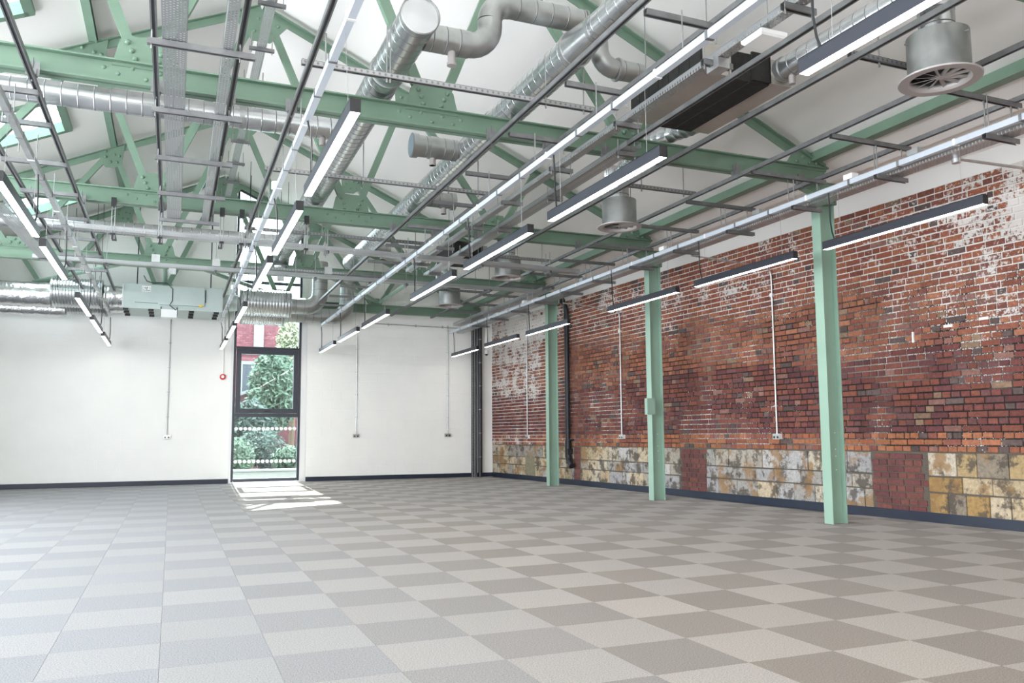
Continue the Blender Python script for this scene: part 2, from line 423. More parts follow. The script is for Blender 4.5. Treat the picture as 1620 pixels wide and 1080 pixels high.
for n, (s0, s1, z0, z1, d) in enumerate(bricks):
    c = bcol(s0, z0); p = zone_paint(s0, z0)+R.uniform(-.05, .05)
    if z0 < .8: c = R.choice([(.17, .062, .062), (.14, .055, .058), (.20, .075, .065)]); p = R.uniform(-.12, .0)
    if n < 300:
        mb = B(); brickbox(mb, s0, s1, z0, z1, d); cc = WP((s0+s1)/2, z0, 0)
        o = build('brick', mb, 'brick', wr, tuple(cc)); setattrs(o.data, [c]*8, [p]*8)
    else: brickbox(rest, s0, s1, z0, z1, d); rc += [c]*8; rp += [p]*8
o = stuff(build('bricks', rest, 'brick', wr)); setattrs(o.data, rc, rp)
# stone blocks of the base, three courses
ns = 0; rest = B(); rc = []; rp = []
for ci, (z0, z1) in enumerate(((.10, .345), (.35, .535), (.54, .812))):
    s = .02
    while s < S1:
        L = R.uniform(.22, .52) if s > 4.6 else R.uniform(.18, .36); e = min(s+L, S1)
        for (pa, pb) in ((7.90, 8.58), (11.86, 12.66), (4.23, 4.52)):
            if s < pa < e: e = pa
            if pa <= s < pb: s = pb; e = min(s+L, S1)
        if e-s > .06:
            far = max(0, min(1, (7.2-s)/2.5))
            if R.random() < .25+.6*far: c = R.choice([(.55, .46, .33), (.52, .44, .32), (.47, .38, .25), (.52, .47, .38)])
            elif s > 12.5: c = R.choice([(.36, .24, .10), (.40, .30, .16), (.30, .24, .16), (.26, .22, .17)])
            else: c = R.choice([(.42, .42, .42), (.50, .49, .48), (.34, .33, .31), (.40, .37, .32), (.36, .36, .37)])
            if .9 < s < 2.5 and ci == 2: c = (.33, .31, .28)
            p = R.uniform(-.12, .02)+(.08 if 5 < s < 10 else 0); d = R.uniform(.006, .016); za, zb = z0+.004, z1-R.uniform(.0, .012)
            mb = B(); brickbox(mb, s+.004, e-.004, za, zb, d)
            o = build('stone_block', mb, 'stone', wr, tuple(WP((s+e)/2, za, 0))); setattrs(o.data, [c]*8, [p]*8); ns += 1
        s = e
# blocked opening, greenish board set in the stone
o = piece('cover_panel', B().quadbox([WP(1.95, .12, .0), WP(1.95, .12, .02), WP(2.42, .12, .02), WP(2.42, .12, 0), WP(1.95, .55, 0), WP(1.95, .55, .02), WP(2.42, .55, .02), WP(2.42, .55, 0)]), mat('olive_board', (.22, .20, .13), .8, var=.2, scale=20), wr)
# plaster strip above the bricks
def wallslab(z0, z1, d0, d1, s0, s1):
    return B().quadbox([WP(s0, z0, d0), WP(s0, z0, d1), WP(s1, z0, d1), WP(s1, z0, d0), WP(s0, z1, d0), WP(s0, z1, d1), WP(s1, z1, d1), WP(s1, z1, d0)])
structure(build('trim_1', wallslab(3.945, 4.22, -.02, .004, 0, 23.7), 'soffit'))
# ---- skirtings
structure(build('baseboard_right', wallslab(0, .115, .001, .022, .02, 23.5), 'navy'))
structure(build('baseboard_back', B().box(-.05, 4.64, YB-.024, YB-.002, 0, .105), 'navy'))
structure(build('baseboard_left', B().box(XL+.02, -1.77, YB-.024, YB-.002, 0, .105), 'navy'))
# ---- back wall with the tall window opening, painted blocks
bw = B()
WX0, WX1, WTOP = -1.72, -.20, 6.62
T = .3
def gz(x): return roofz(x)+.05
def gable(mb, x0, x1, z0, y0, y1):
    xs = [x0]+([RX] if x0 < RX < x1 else [])+[x1]
    poly = [(x0, z0), (x1, z0)]+[(x, gz(x)) for x in reversed(xs)]
    mb.prism(poly, y0, y1)
gable(bw, XL-.3, WX0, -.1, YB, YB+T); gable(bw, WX1, 4.9, -.1, YB, YB+T)
bw.box(WX0, WX1, YB, YB+T, -.1, .03)
bw.prism([(WX0, 6.93), (WX1, 6.25), (WX1, gz(WX1)), (WX0, gz(WX0))], YB, YB+T)
wb = structure(build('wall_back', bw, 'white'))
blocks = []
zz = .11; r = 0
while zz < 7.0:
    x = XL+(.22 if r % 2 else 0)
    while x < 4.6:
        a, b = x+.0015, x+.4485; top = zz+.2235
        if a < WX0-.06 and b > WX0-.06: b = WX0-.06
        elif a < WX1+.14 and b > WX1+.14: a = WX1+.14
        ok = b-a > .04 and not (a >= WX0-.07 and b <= WX1+.15) and b < 4.62 and top < min(roofz(a), roofz(b))-.02
        if ok: blocks.append((a, b, zz+.0015, top))
        x += .45
    zz += .225; r += 1
def bkey(b):
    v = cam.matrix_world.inverted() @ Vector(((b[0]+b[1])/2, YB, b[2])); return (0 if abs(v.x/-v.z*F_PX) < 810 and b[3] < 4.0 else 1, 0 if b[0] > -.2 else 1, v.length)
blocks.sort(key=bkey); rest = B()
for n, (a, b, z0, z1) in enumerate(blocks):
    e = .003; d = .003 if a > -.3 else .0012
    P8 = [(a, YB+.001, z0), (b, YB+.001, z0), (b, YB+.001, z1), (a, YB+.001, z1), (a+e, YB-d, z0+e), (b-e, YB-d, z0+e), (b-e, YB-d, z1-e), (a+e, YB-d, z1-e)]
    if n < 300: build('wall_block', B().quadbox(P8), 'block', wb, ((a+b)/2, YB, z0))
    else: rest.quadbox(P8)
stuff(build('wall_blocks', rest, 'block', wb))
# ---- left wall and near wall, both outside the frame; openings added for fill daylight
def holes(mb, a0, a1, z0, z1, t0, t1, ops, axis, top=None):
    """wall slab spanning a0..a1 with rectangular openings ops=[(a,b,z,zz)]"""
    def bx(a, b, c, d):
        if b-a > 1e-4 and d-c > 1e-4:
            mb.box(t0, t1, a, b, c, d) if axis == 'y' else mb.box(a, b, t0, t1, c, d)
    a = a0
    for (p, q, c, d) in ops:
        bx(a, p, z0, z1); bx(p, q, z0, c); bx(p, q, d, z1); a = q
    bx(a, a1, z0, z1)
lw = B(); LO = [(y, y+3.2, .5, 4.15) for y in (-3.0, 1.0, 5.0)]+[(9.0, 11.0, 1.2, 4.15)]
holes(lw, YF-.3, YB, -.1, roofz(XL)+.1, XL-.3, XL, LO, 'y'); structure(build('wall_left', lw, 'white'))
fw = B(); FO = [(x, x+2.2, 1.3, 3.75) for x in (-6.0, -2.9)]
holes(fw, XL-.3, 6.2, -.1, 3.85, YF-.3, YF, FO, 'x')
fw.prism([(XL-.3, 3.85), (6.2, 3.85), (6.2, 4.2), (4.3, roofz(4.3)), (RX, gz(RX)), (XL-.3, gz(XL-.3))], YF-.3, YF); structure(build('wall_front', fw, 'white'))

# ---- roof with skylights on the left slope
SKY = [(-6.0, -4.75), (-2.05, -.8), (2.0, 3.25), (6.02, 7.28), (9.95, 11.2), (13.95, 15.2)]
SX0, SX1 = -6.05, -4.66
rf = B(); th = .14
def slope(x0, x1, y0, y1, mb=rf):
    mb.quadbox([(x0, y0, roofz(x0)), (x1, y0, roofz(x1)), (x1, y1, roofz(x1)), (x0, y1, roofz(x0)), (x0, y0, roofz(x0)+th), (x1, y0, roofz(x1)+th), (x1, y1, roofz(x1)+th), (x0, y1, roofz(x0)+th)])
slope(RX, 4.3, YF-.3, YB+.3); slope(SX1, RX, YF-.3, YB+.3); slope(XL-.3, SX0, YF-.3, YB+.3)
y = YF-.3
for a, b in SKY: slope(SX0, SX1, y, a); y = b
slope(SX0, SX1, y, YB+.3)
# folded eaves soffit between the column line and the brick wall
pr = [(4.3, roofz(4.3)), (4.62, 4.20), (4.66, 4.26), (4.98, 4.14), (5.02, 4.19), (6.3, 4.17), (6.3, 4.32), (4.3, roofz(4.3)+th)]
rf.prism(pr, YF-.3, YB+.3)
ceil = structure(build('ceiling', rf, 'roof'))
# skylight frames (green painted) and panes
for n, (a, b) in enumerate(SKY[2:]):
    fr = B(); z0, z1 = roofz(SX0), roofz(SX1)
    for (x0, x1, ya, yb) in ((SX0-.06, SX0+.04, a-.06, b+.06), (SX1-.04, SX1+.06, a-.06, b+.06), (SX0, SX1, a-.06, a+.04), (SX0, SX1, b-.04, b+.06)):
        fr.quadbox([(x0, ya, roofz(x0)-.05), (x1, ya, roofz(x1)-.05), (x1, yb, roofz(x1)-.05), (x0, yb, roofz(x0)-.05), (x0, ya, roofz(x0)+.12), (x1, ya, roofz(x1)+.12), (x1, yb, roofz(x1)+.12), (x0, yb, roofz(x0)+.12)])
    f = structure(build('window_%d' % (n+2), fr, 'green'))
    build('pane', B().quadbox([(SX0, a, z0+.06), (SX1, a, z1+.06), (SX1, b, z1+.06), (SX0, b, z0+.06), (SX0, a, z0+.075), (SX1, a, z1+.075), (SX1, b, z1+.075), (SX0, b, z0+.075)]), 'glass', f)

# ---- tall window
fy0, fy1 = YB-.02, YB+.07
wf = B()
for (x0, x1) in ((-1.715, -1.665), (-.255, -.205)):
    wf.prism([(x0, .03), (x1, .03), (x1, 6.93-.45*(x1-WX0)), (x0, 6.93-.45*(x0-WX0))], fy0, fy1)
wf.box(-1.66, -.26, fy0, fy1, .03, .10)
wf.box(-1.66, -.26, fy0, fy1, 1.50, 1.585); wf.box(-1.66, -.26, fy0, fy1, 3.07, 3.13)
wf.box(-1.66, -.26, fy0, fy1, 4.62, 4.68)
wf.prism([(-1.66, 6.80), (-.26, 6.17), (-.26, 6.25), (-1.66, 6.90)], fy0, fy1)
win = structure(build('window_1', wf, 'frame'))
sash = B(); a, b, c, d = -1.655, -.265, 1.59, 3.065; t = .105
sash.box(a, a+t, fy0-.02, fy1, c, d); sash.box(b-t, b, fy0-.02, fy1, c, d); sash.box(a+t, b-t, fy0-.02, fy1, c, c+t); sash.box(a+t, b-t, fy0-.02, fy1, d-t, d)
sash = piece('sash_frame', sash, 'frame', win)
piece('window_handle', B().box(-1.03, -.88, fy0-.05, fy0-.035, 1.625, 1.645).box(-.97, -.94, fy0-.04, fy0-.019, 1.62, 1.65), 'black', sash)
for (z0, z1, zr) in ((.10, 1.50, 0), (1.70, 2.96, 0), (3.13, 4.62, 0)):
    x0, x1 = (-1.55, -.37) if z0 == 1.70 else (-1.665, -.255)
    piece('pane', B().box(x0, x1, YB+.02, YB+.03, z0, z1), 'glass', win)
piece('pane', B().prism([(-1.665, 4.68), (-.255, 4.68), (-.255, 6.2), (-1.665, 6.85)], YB+.02, YB+.03), 'glass', win)
for zc in (1.235, .485):
    for k in range(14):
        x = -1.62+k*.1
        piece('vinyl_dot', B().cyl((x, YB+.012, zc), (x, YB+.0195, zc), .041, 14), 'dot', win)
rv = B(); rv.box(WX1+.005, WX1+.13, YB-.012, YB+.0, .0, 6.1); rv.box(WX0-.055, WX0-.002, YB-.012, YB, 0, 6.6)
structure(build('trim_2', rv, 'sill'))
structure(build('trim_3', B().box(WX0+.02, WX1+.02, YB-.12, YB, 0, .028), 'sill'))

# ================================================================== OUTSIDE the window
ground = structure(build('ground', B().box(-14, 16, YB+.3, 60, -.4, -.16), mat('outside_paving', (.10, .10, .10), .9, var=.2, scale=.6)))
yb = 33.0
bt = thing('brick_building', 'red brick building with pale stone dressings seen through the window', 'building', (1.0, yb, -.16))
hb = B(); hb.box(-7, 9, yb, yb+6, -.16, 6.0)
ob = piece('outer_wall', hb, 'outbrick', bt); setattrs(ob.data, [(.17, .062, .075)]*8, [-.6]*8)
bb = B(); bc = []; z = -.1; k = 0
while z < 5.92:
    x = -2.6+(.12 if k % 2 else 0)
    while x < 3.2:
        bb.box(x, x+.228, yb-.012, yb+.01, z, z+.064); f = R.uniform(.8, 1.2); bc += [(.17*f, .062*f, .075*f)]*8; x += .24
    z += .076; k += 1
o = stuff(build('wall_bricks', bb, 'outbrick', bt)); setattrs(o.data, bc, [-.6]*len(bc))
for (x0, x1, z0, z1) in ((-.30, .08, 2.9, 4.1), (-1.2, -.1, 6.0, 6.35), (.75, 1.15, 6.0, 6.35), (1.7, 2.1, 6.0, 6.3)):
    if z0 < 5.5:
        piece('window_surround', B().box(x0-.1, x1+.1, yb-.06, yb, z0-.12, z0).box(x0-.1, x1+.1, yb-.05, yb, z1, z1+.14).box(x0-.1, x0, yb-.05, yb, z0, z1).box(x1, x1+.1, yb-.05, yb, z0, z1), 'outstone', bt)
        piece('window_pane', B().box(x0, x1, yb-.03, yb-.012, z0, z1), 'frame', bt)
    else: o = piece('battlement', B().box(x0, x1, yb, yb+.4, z0, z1), 'outbrick', bt); setattrs(o.data, [(.17, .062, .075)]*8, [-.6]*8)
piece('string_course', B().box(-7, 9, yb-.07, yb, 4.52, 4.60), 'outstone', bt)
piece('stone_pier', B().box(.12, .52, yb-.1, yb, 4.6, 6.2), 'outstone', bt)
rl = thing('lean_to_roof', 'white edged sloping roof of a low outbuilding behind the tree', 'outbuilding', (-.4, 30.5, -.16))
piece('side_wall', B().prism([(-1.7, -.16), (1.1, -.16), (1.1, 3.3), (-1.7, 2.2)], 30.4, 32), mat('outbuilding_brick', (.09, .03, .035), .8), rl)
piece('roof_edge', B().bar((-1.9, 30.35, 2.18), (1.2, 30.35, 3.42), .5, .10), 'outstone', rl)
def leafmat(n, c): return mat(n, c, .6, var=.35, scale=3)
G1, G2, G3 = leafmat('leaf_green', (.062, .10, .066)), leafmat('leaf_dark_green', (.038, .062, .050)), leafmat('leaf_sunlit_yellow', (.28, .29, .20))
TR = mat('bark', (.12, .08, .05), .9)
def foliage(cx, cy, cz, rx, ry, rz, n, sz, seed):
    q = random.Random(seed); mb = B()
    for _ in range(n):
        a = q.uniform(0, 2*PI); c = q.uniform(-1, 1); rr = q.random()**.4; s_ = math.sqrt(1-c*c)
        p = Vector((cx+rx*rr*s_*math.cos(a), cy+ry*rr*s_*math.sin(a), cz+rz*rr*c))
        d = Vector((q.gauss(0, 1), q.gauss(0, 1), q.gauss(0, 1))).normalized(); e = d.orthogonal().normalized(); L = sz*q.uniform(.6, 1.4)
        N = len(mb.v); mb.v += [tuple(p-d*L), tuple(p+e*L*.4), tuple(p+d*L), tuple(p-e*L*.4)]; mb.f.append((N, N+1, N+2, N+3))
    return mb
def tree(label, x, y, h, cz, rx, rz, m, n, seed, sz=.11):
    t = thing('garden_tree', label, 'tree', (x, y, -.16))
    tr = B().sweep([(x, y, -.16), (x+.08, y, h*.4), (x-.05, y, h*.8)], [.12, .09, .03], 8)
    for k in range(6):
        a = k*1.1; tr.sweep([(x, y, h*(.3+.07*k)), (x+math.cos(a)*rx*.6, y+math.sin(a)*rx*.6, h*(.5+.07*k))], [.04, .012], 6)
    piece('trunk', tr, TR, t); piece('foliage', foliage(x, y, cz, rx, rx*.8, rz, n, sz, seed), m, t, 'stuff')
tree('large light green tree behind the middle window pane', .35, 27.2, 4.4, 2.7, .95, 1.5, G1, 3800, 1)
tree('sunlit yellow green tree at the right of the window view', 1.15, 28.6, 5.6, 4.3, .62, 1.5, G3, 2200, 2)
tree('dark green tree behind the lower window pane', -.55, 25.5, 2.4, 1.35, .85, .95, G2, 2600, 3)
def bush(label, x, y, rx, rz, m, n, seed):
    t = thing('leafy_bush', label, 'bush', (x, y, -.16)); piece('stem', B().cyl((x, y, -.16), (x, y, rz), .03, 6), TR, t)
    piece('foliage', foliage(x, y, rz*.9, rx, .5, rz, n, .07, seed), m, t, 'stuff')
bush('low bright green bush at the lower left of the window', -1.3, 22.0, .6, .55, G1, 1500, 4)
bush('low green bush at the lower right of the window', .35, 22.4, .55, .42, G1, 1400, 5)
bush('dark bush in the middle behind the dotted glass', -.4, 23.4, .8, .7, G2, 1500, 6)
gw = tag(piece('garden_wall', B().box(-3.5, 3.0, 20.2, 20.4, -.16, .12).box(-3.5, 3.0, 20.15, 20.45, .12, .17), 'outstone'), 'low pale garden kerb wall outside the window', 'wall')

# ================================================================== STEELWORK
def L_bar(mb, p, q, w, y, side=1):
    """angle section in the truss plane: flat leg w wide at y, standing leg on one edge"""
    p = Vector((p[0], y, p[1])); q = Vector((q[0], y, q[1]))
    mb.bar(p, q, w, .010, (0, 1, 0))
    d = (q-p).normalized(); r = d.cross(Vector((0, 1, 0))).normalized()*side
    o = r*(w/2-.005)+Vector((0, .035, 0)); mb.bar(p+o, q+o, .010, .07, (0, 1, 0))
def rivets(mb, pts, y):
    for x, z in pts: mb.sweep([(x, y, z), (x, y-.014, z), (x, y-.026, z)], [.024, .023, .010], 8)
NAMES = {0: 'nearest green roof truss, overhead at the top edge of the picture', 1: 'green riveted roof truss meeting the nearest column',
         2: 'green riveted roof truss meeting the middle column', 3: 'green riveted roof truss meeting the column beside the black pipe', 4: 'green roof truss against the white end wall'}
def truss(Y, idx):
    t = thing('roof_truss', NAMES[idx], 'roof truss', (RX, Y, 4.04), 'green roof trusses')
    x0, x1 = XL+.02, 4.22
    for sgn in (-1, 1):
        m = B(); ya = Y+sgn*.012; yb_ = Y+sgn*.075
        lo, hi = min(ya, yb_), max(ya, yb_)
        m.box(x0, x1, ya-.006, ya+.006, 4.04, 4.24); m.box(x0, x1, lo, hi, 4.04, 4.054); m.box(x0, x1, lo, hi, 4.226, 4.24)
        piece('bottom_chord', m, 'green', t)
    def tz(x): return 7.0-.45*abs(x-RX)
    for xe in (x0, 4.25):
        m = B(); p = Vector((xe, Y, tz(xe))); q = Vector((RX, Y, 7.0))
        m.bar(p, q, .12, .012, (0, 0, 1)); d = (q-p).normalized(); n = Vector((-d.z, 0, d.x));
        if n.z < 0: n = -n
        # T section: flange on top, stem down
        m = B(); m.bar(p+n*.05, q+n*.05, .13, .012, tuple(n)); m.bar(p-n*.0, q-n*.0, .012, .10, tuple(n))
        piece('top_chord', m, 'green', t)
    web = []
    for s in (-1, 1):
        X = lambda a: RX+s*a
        web += [((X(1.25), 4.22), (X(.10), 6.86)), ((X(1.35), 4.22), (X(2.05), tz(X(2.1))-.03)), ((X(3.45), 4.22), (X(2.15), tz(X(2.15))-.03)), ((X(3.6), 4.22), (X(4.15), tz(X(4.15))-.03))]
    for k, (p, q) in enumerate(web):
        m = B(); L_bar(m, p, q, .09 if k % 4 else .10, Y-.02, 1 if (k//4) else -1); piece('web_member', m, 'green', t)
    # gusset plates with rivets
    def gus(poly, pts, y=None):
        y = Y-.028 if y is None else y
        g = piece('gusset_plate', B().prism(poly, y, y+.012), 'green', t); m = B(); rivets(m, pts, y)
        piece('rivet_heads', m, 'green', g, 'stuff')
    for s in (-1, 1):
        c = RX+s*1.28
        gus([(c-.27, 4.20), (c+.27, 4.20), (c+.22, 4.42), (c+.17, 4.48), (c-.17, 4.48), (c-.22, 4.42)],
            [(c-s*.09, 4.275), (c-s*.11, 4.345), (c-s*.14, 4.415), (c+s*.09, 4.275), (c+s*.12, 4.345), (c+s*.155, 4.415)])
        m = B(); rivets(m, [(c-.22, 4.13), (c-.11, 4.19), (c, 4.11), (c+.11, 4.18), (c+.22, 4.12), (c+.3, 4.17), (c-.33, 4.17)], Y-.002)
        piece('rivet_heads', m, 'green', t, 'stuff')
        c = RX+s*2.1; z = tz(c)
        gus([(c-.20, z+.09 - .2*.45*s*-1*-1 if 0 else z+.05+(-.20)*(-.45*s)), (c+.20, z+.05+.20*(-.45*s)), (c+.16, z-.22), (c+.05, z-.30), (c-.10, z-.30), (c-.18, z-.20)],
            [(c-.10, z-.12), (c-.02, z-.20), (c+.08, z-.20), (c+.04, z-.06), (c-.10, z-.02), (c+.12, z-.08)])
        c = RX+s*3.5
        gus([(c-.16, 4.20), (c+.16, 4.20), (c+.12, 4.40), (c-.12, 4.40)], [(c-.06, 4.30), (c+.06, 4.30), (c, 4.36)])
    gus([(RX-.36, 6.80), (RX-.12, 6.52), (RX+.12, 6.52), (RX+.36, 6.80), (RX, 6.98)], [(RX-.22, 6.78), (RX-.1, 6.66), (RX+.1, 6.66), (RX+.22, 6.78), (RX-.05, 6.85), (RX+.07, 6.85)])
    # end gusset at the column
    c = 4.12
    gus([(3.62, 4.20), (4.26, 4.20), (4.26, 4.30), (3.95, 4.44), (3.80, 4.44)], [(3.8, 4.28), (3.9, 4.34), (4.0, 4.28), (4.1, 4.28)])
TY = [.42, 4.32, 8.27, 12.42, 16.42]
for i, Y in enumerate(TY): truss(Y, i)
CL = ['nearest green steel column in front of the brick wall', 'middle green steel column with a white box on its side', 'farthest green steel column beside the black drain pipe']
for i, (xc, Y) in enumerate(((4.20, 4.32), (4.24, 8.20), (4.36, 12.36))):
    t = thing('steel_column', CL[i], 'column', (xc, Y, 0), 'green columns along the brick wall')
    h = 4.04; a = .11; b = .07
    piece('flange', B().box(xc-a, xc-a+.012, Y-b, Y+b, 0, h), 'greenlight', t); piece('flange', B().box(xc+a-.012, xc+a, Y-b, Y+b, 0, h), 'greenlight', t)
    piece('web_plate', B().box(xc-a+.012, xc+a-.012, Y-.005, Y+.005, 0, h), 'greenlight', t)
    piece('cap_plate', B().box(xc-.17, xc+.17, Y-.11, Y+.11, h-.016, h-.001), 'green', t)
    m = B().prism([(xc-a, h-.016), (xc-a-.26, h-.016), (xc-a-.20, h-.08), (xc-a-.08, h-.12), (xc-a, h-.26)], Y-.05, Y+.05)
    piece('haunch_bracket', m, 'green', t)
    piece('head_casing', B().box(xc-.12, xc+.13, Y-.10, Y+.10, h-.26, h-.016), 'green', t)
    m = B()
    for zz in (3.82, 3.95):
        for xx in (xc-.08, xc+.09): m.sweep([(xx, Y-.10, zz), (xx, Y-.115, zz), (xx, Y-.12, zz)], [.017, .015, .006], 8)
    piece('bolt_heads', m, 'green', t, 'stuff')
    if i < 2:
        m = B()
        for zz in (.62, .78, .86, 1.05): m.cyl((xc+.03, Y-.0055, zz), (xc+.03, Y-.0065, zz), .007, 8)
        piece('bolt_holes', m, 'whitep', t, 'stuff')
# purlins running along the room
def purlin(x, z, label, y0=YF, y1=YB, w=.10, h=.10):
    m = B(); m.box(x-w/2, x-w/2+.010, y0, y1, z, z+h); m.box(x-w/2+.01, x+w/2, y0, y1, z, z+.010); m.box(x-w/2+.01, x+w/2, y0, y1, z+h-.01, z+h)
    return tag(piece('roof_purlin', m, 'green'), label, 'purlin')
purlin(-4.08, roofz(-4.08)-.10, 'green purlin running under the left roof slope beside the skylights')
purlin(4.10, roofz(4.1)-.11, 'green eaves purlin running above the column heads', w=.13, h=.11)
for n, (a, b) in enumerate(SKY):
    pass
# wind bracing in the last bay
def brace(p, q, label): tag(piece('bracing_tube', B().cyl((p[0], p[1], 4.30), (q[0], q[1], 4.30), .045, 12), 'greenlight'), label, 'brace')
for p, q, l in (((-3.2, 12.5), (-5.75, 16.3), 'slanting pale green brace left of the ventilation unit'), ((-3.2, 12.5), (-.8, 16.3), 'slanting pale green brace right above the ventilation unit'),
                ((-3.2, 12.6), (-3.2, 16.3), 'straight pale green brace behind the ventilation unit'), ((-.7, 12.5), (1.55, 16.3), 'slanting pale green brace beside the vertical ducts'),
                ((1.58, 12.6), (1.62, 16.3), 'straight pale green brace over the second row of lights')):
    brace(p, q, l)

# ================================================================== SERVICES
def strutbar(mb, p, q, w=.041, lip=.010, t=.003, open_down=True):
    """U channel along p->q (horizontal); z = bottom"""
    p = Vector(p); q = Vector(q); z = Vector((0, 0, 1))
    d = (q-p).normalized(); r = d.cross(z)
    c = z*(w/2)
    mb.bar(p+r*(w/2)+c, q+r*(w/2)+c, t, w); mb.bar(p-r*(w/2)+c, q-r*(w/2)+c, t, w)
    mb.bar(p+z*(w), q+z*(w), w, t)
    for s in (-1, 1): mb.bar(p+r*s*(w/2-lip/2), q+r*s*(w/2-lip/2), lip, t)
    return mb
RAILS = [(3.82, -.5, 16.3, 'outermost strut channel rail above the cable trunking by the brick wall'), (2.88, -.5, 16.2, 'strut channel rail passing just right of the swirl diffusers'),
         (1.86, -.5, 16.2, 'strut channel rail along the right edge of the black fan coil unit'), (1.18, -.5, 11.0, 'strut channel rail crossing under the black fan coil unit'),
         (.50, -.5, 15.4, 'strut channel rail above the second row of linear lights'), (-.12, -.5, 14.7, 'strut channel rail just right of the long spiral duct with a reducer'),
         (-2.07, -.5, 14.7, 'strut channel rail above the third row of linear lights'), (-2.60, -.5, 8.5, 'strut channel rail to the right of the narrow perforated tray'),
         (-3.19, -.5, 8.5, 'strut channel rail to the left of the wide perforated tray'), (-4.12, 1.0, 14.7, 'dark strut channel rail on the left in front of the skylights'),
         (-4.68, 3.0, 14.7, 'leftmost strut channel rail near the leftmost lights')]
for x, y0, y1, lab in RAILS:
    t = thing('strut_rail', lab, 'strut rail', (x, (y0+y1)/2, 3.94), 'strut rails along the room')
    piece('channel', strutbar(B(), (x, y0, 3.945), (x, y1, 3.945)), 'strut', t)
    sl = B()
    sl.box(x-.009, x+.009, y0+.01, y1-.01, 3.950, 3.953); piece('channel_slot', sl, 'strutdark', t)
    for Y in TY:
        if y0 < Y < y1:
            m = B(); m.box(x-.05, x+.05, Y-.035-.05, Y-.076, 3.985, 4.10); m.box(x-.03, x+.03, Y-.10, Y-.02, 3.99, 4.038); m.cyl((x, Y-.09, 3.93), (x, Y-.09, 4.13), .006, 8)
            piece('beam_clamp', m, 'strut', t)
def crossrail(y, x0, x1, lab, z=3.985, big=False, rods=(), rodtop=4.6, group='short cross rails between the strut rails'):
    t = thing('cross_rail', lab, 'cross rail', ((x0+x1)/2, y, z), group)
    m = B(); w = .041
    strutbar(m, (x0, y, z), (x1, y, z)); piece('channel', m, 'strut', t)
    if big:
        n = (x1-x0)/.05; m = B().sheet([(x0, y-.0225, z+.004), (x1, y-.0225, z+.004), (x1, y-.0225, z+.036), (x0, y-.0225, z+.036)], [(0, 0.05), (n, 0.05), (n, .95), (0, .95)])
        piece('slotted_face', m, 'slotrail', t)
    for (x, za, zb) in rods:
        m = B().cyl((x, y, za), (x, y, zb), .006, 8); m.cyl((x, y, z-.035), (x, y, z), .009, 6)
        piece('threaded_rod', m, 'wire', t)
    return t
# long cross rails that carry the ducts
for n, y in enumerate((3.24, 6.04, 8.85, 11.65)):
    crossrail(y, -2.12, .55, 'long slotted cross rail under both long ducts, %s from the near end' % ORD[n], big=True,
              rods=((-1.43, 3.99, 4.46), (-1.40 if n == 0 else -1.02, 3.99, 4.46), (.02, 3.99, 4.46), (.40, 3.99, 4.46)), group='long slotted cross rails under the ducts', z=3.99)
for n, y in enumerate((.2, 1.41, 2.64, 3.87, 5.12, 6.33, 7.55, 8.78, 10.0, 11.2, 12.4, 13.6, 14.8)):
    crossrail(y, -.08, .56, 'short cross rail right of the long spiral duct, %s from the near end' % ORD[n], z=3.90, rods=((.50, 3.70 if False else 3.80, 3.9),))
for n, y in enumerate((1.57, 2.75, 3.93, 5.17, 6.4, 7.6, 8.8, 10.0, 11.2, 12.4, 13.6, 14.8)):
    crossrail(y, 2.84, 3.88, 'cross rail over the wall side cable tray, %s from the near end' % ORD[n], z=3.90, rods=((3.42, 3.60, 3.9), (3.76, 3.60, 3.9)), group='cross rails over the wall side cable tray')
for n, y in enumerate((1.50, 5.10, 9.3, 12.6)):
    crossrail(y, 1.84, 2.92, 'slotted cross rail beside the %s swirl diffuser' % ('nearest', 'second', 'third', 'farthest')[n], big=True, z=3.99, rods=((2.15, 4.0, 4.5), (2.75, 4.0, 4.5)), group='slotted cross rails beside the diffusers')
for n, y in enumerate((4.45, 5.23, 6.43, 7.6, 8.8, 10.0, 11.2, 12.4)):
    crossrail(y, -4.70, -4.10, 'short cross rail at the far left, %s from the near end' % ORD[n], z=3.90, rods=((-4.35, 3.64, 3.9),), group='short cross rails at the far left')

# ---- ducts
def seamed(p, q, r, pitch=.13, start=0):
    p = Vector(p); q = Vector(q); L = (q-p).length; d = (q-p)/L; pts = [p]; rr = [r]; s = pitch/2+start
    while s < L-.02:
        for ds, dr in ((-.006, 0), (-.0035, .0018), (.0035, .0018), (.006, 0)): pts.append(p+d*(s+ds)); rr.append(r+dr)
        s += pitch
    pts.append(q); rr.append(r); return pts, rr
def duct_run(mb, p, q, r, pitch=.13, n=28, caps=True):
    a, b = seamed(p, q, r, pitch); f0 = len(mb.f); mb.sweep(a, b, n, caps)
    for i in range(len(a)-1):
        if b[i] > r and b[i+1] > r:
            for k in range(n): mb.mi[f0+i*n+k] = 1
    return mb
def elbow(p0, d0, d1, rad, k=7):
    """arc points starting at p0 heading d0, turning to d1 with bend radius rad"""
    d0 = Vector(d0).normalized(); d1 = Vector(d1).normalized(); p0 = Vector(p0); c = p0+d1*rad; out = []
    for i in range(k+1):
        a = PI/2*i/k; out.append(c-d1*rad*math.cos(a)+d0*rad*math.sin(a))
    return out
def collar(p, d, r, w=.03, e=.008):
    p = Vector(p); d = Vector(d).normalized(); return B().sweep([p-d*w/2, p-d*w/2*.99, p+d*w/2*.99, p+d*w/2], [r, r+e, r+e, r], 28)
def band(p, d, r, par, w=.03): piece('duct_collar', collar(p, d, r, w), 'ductdull', par)
DZ = 4.43
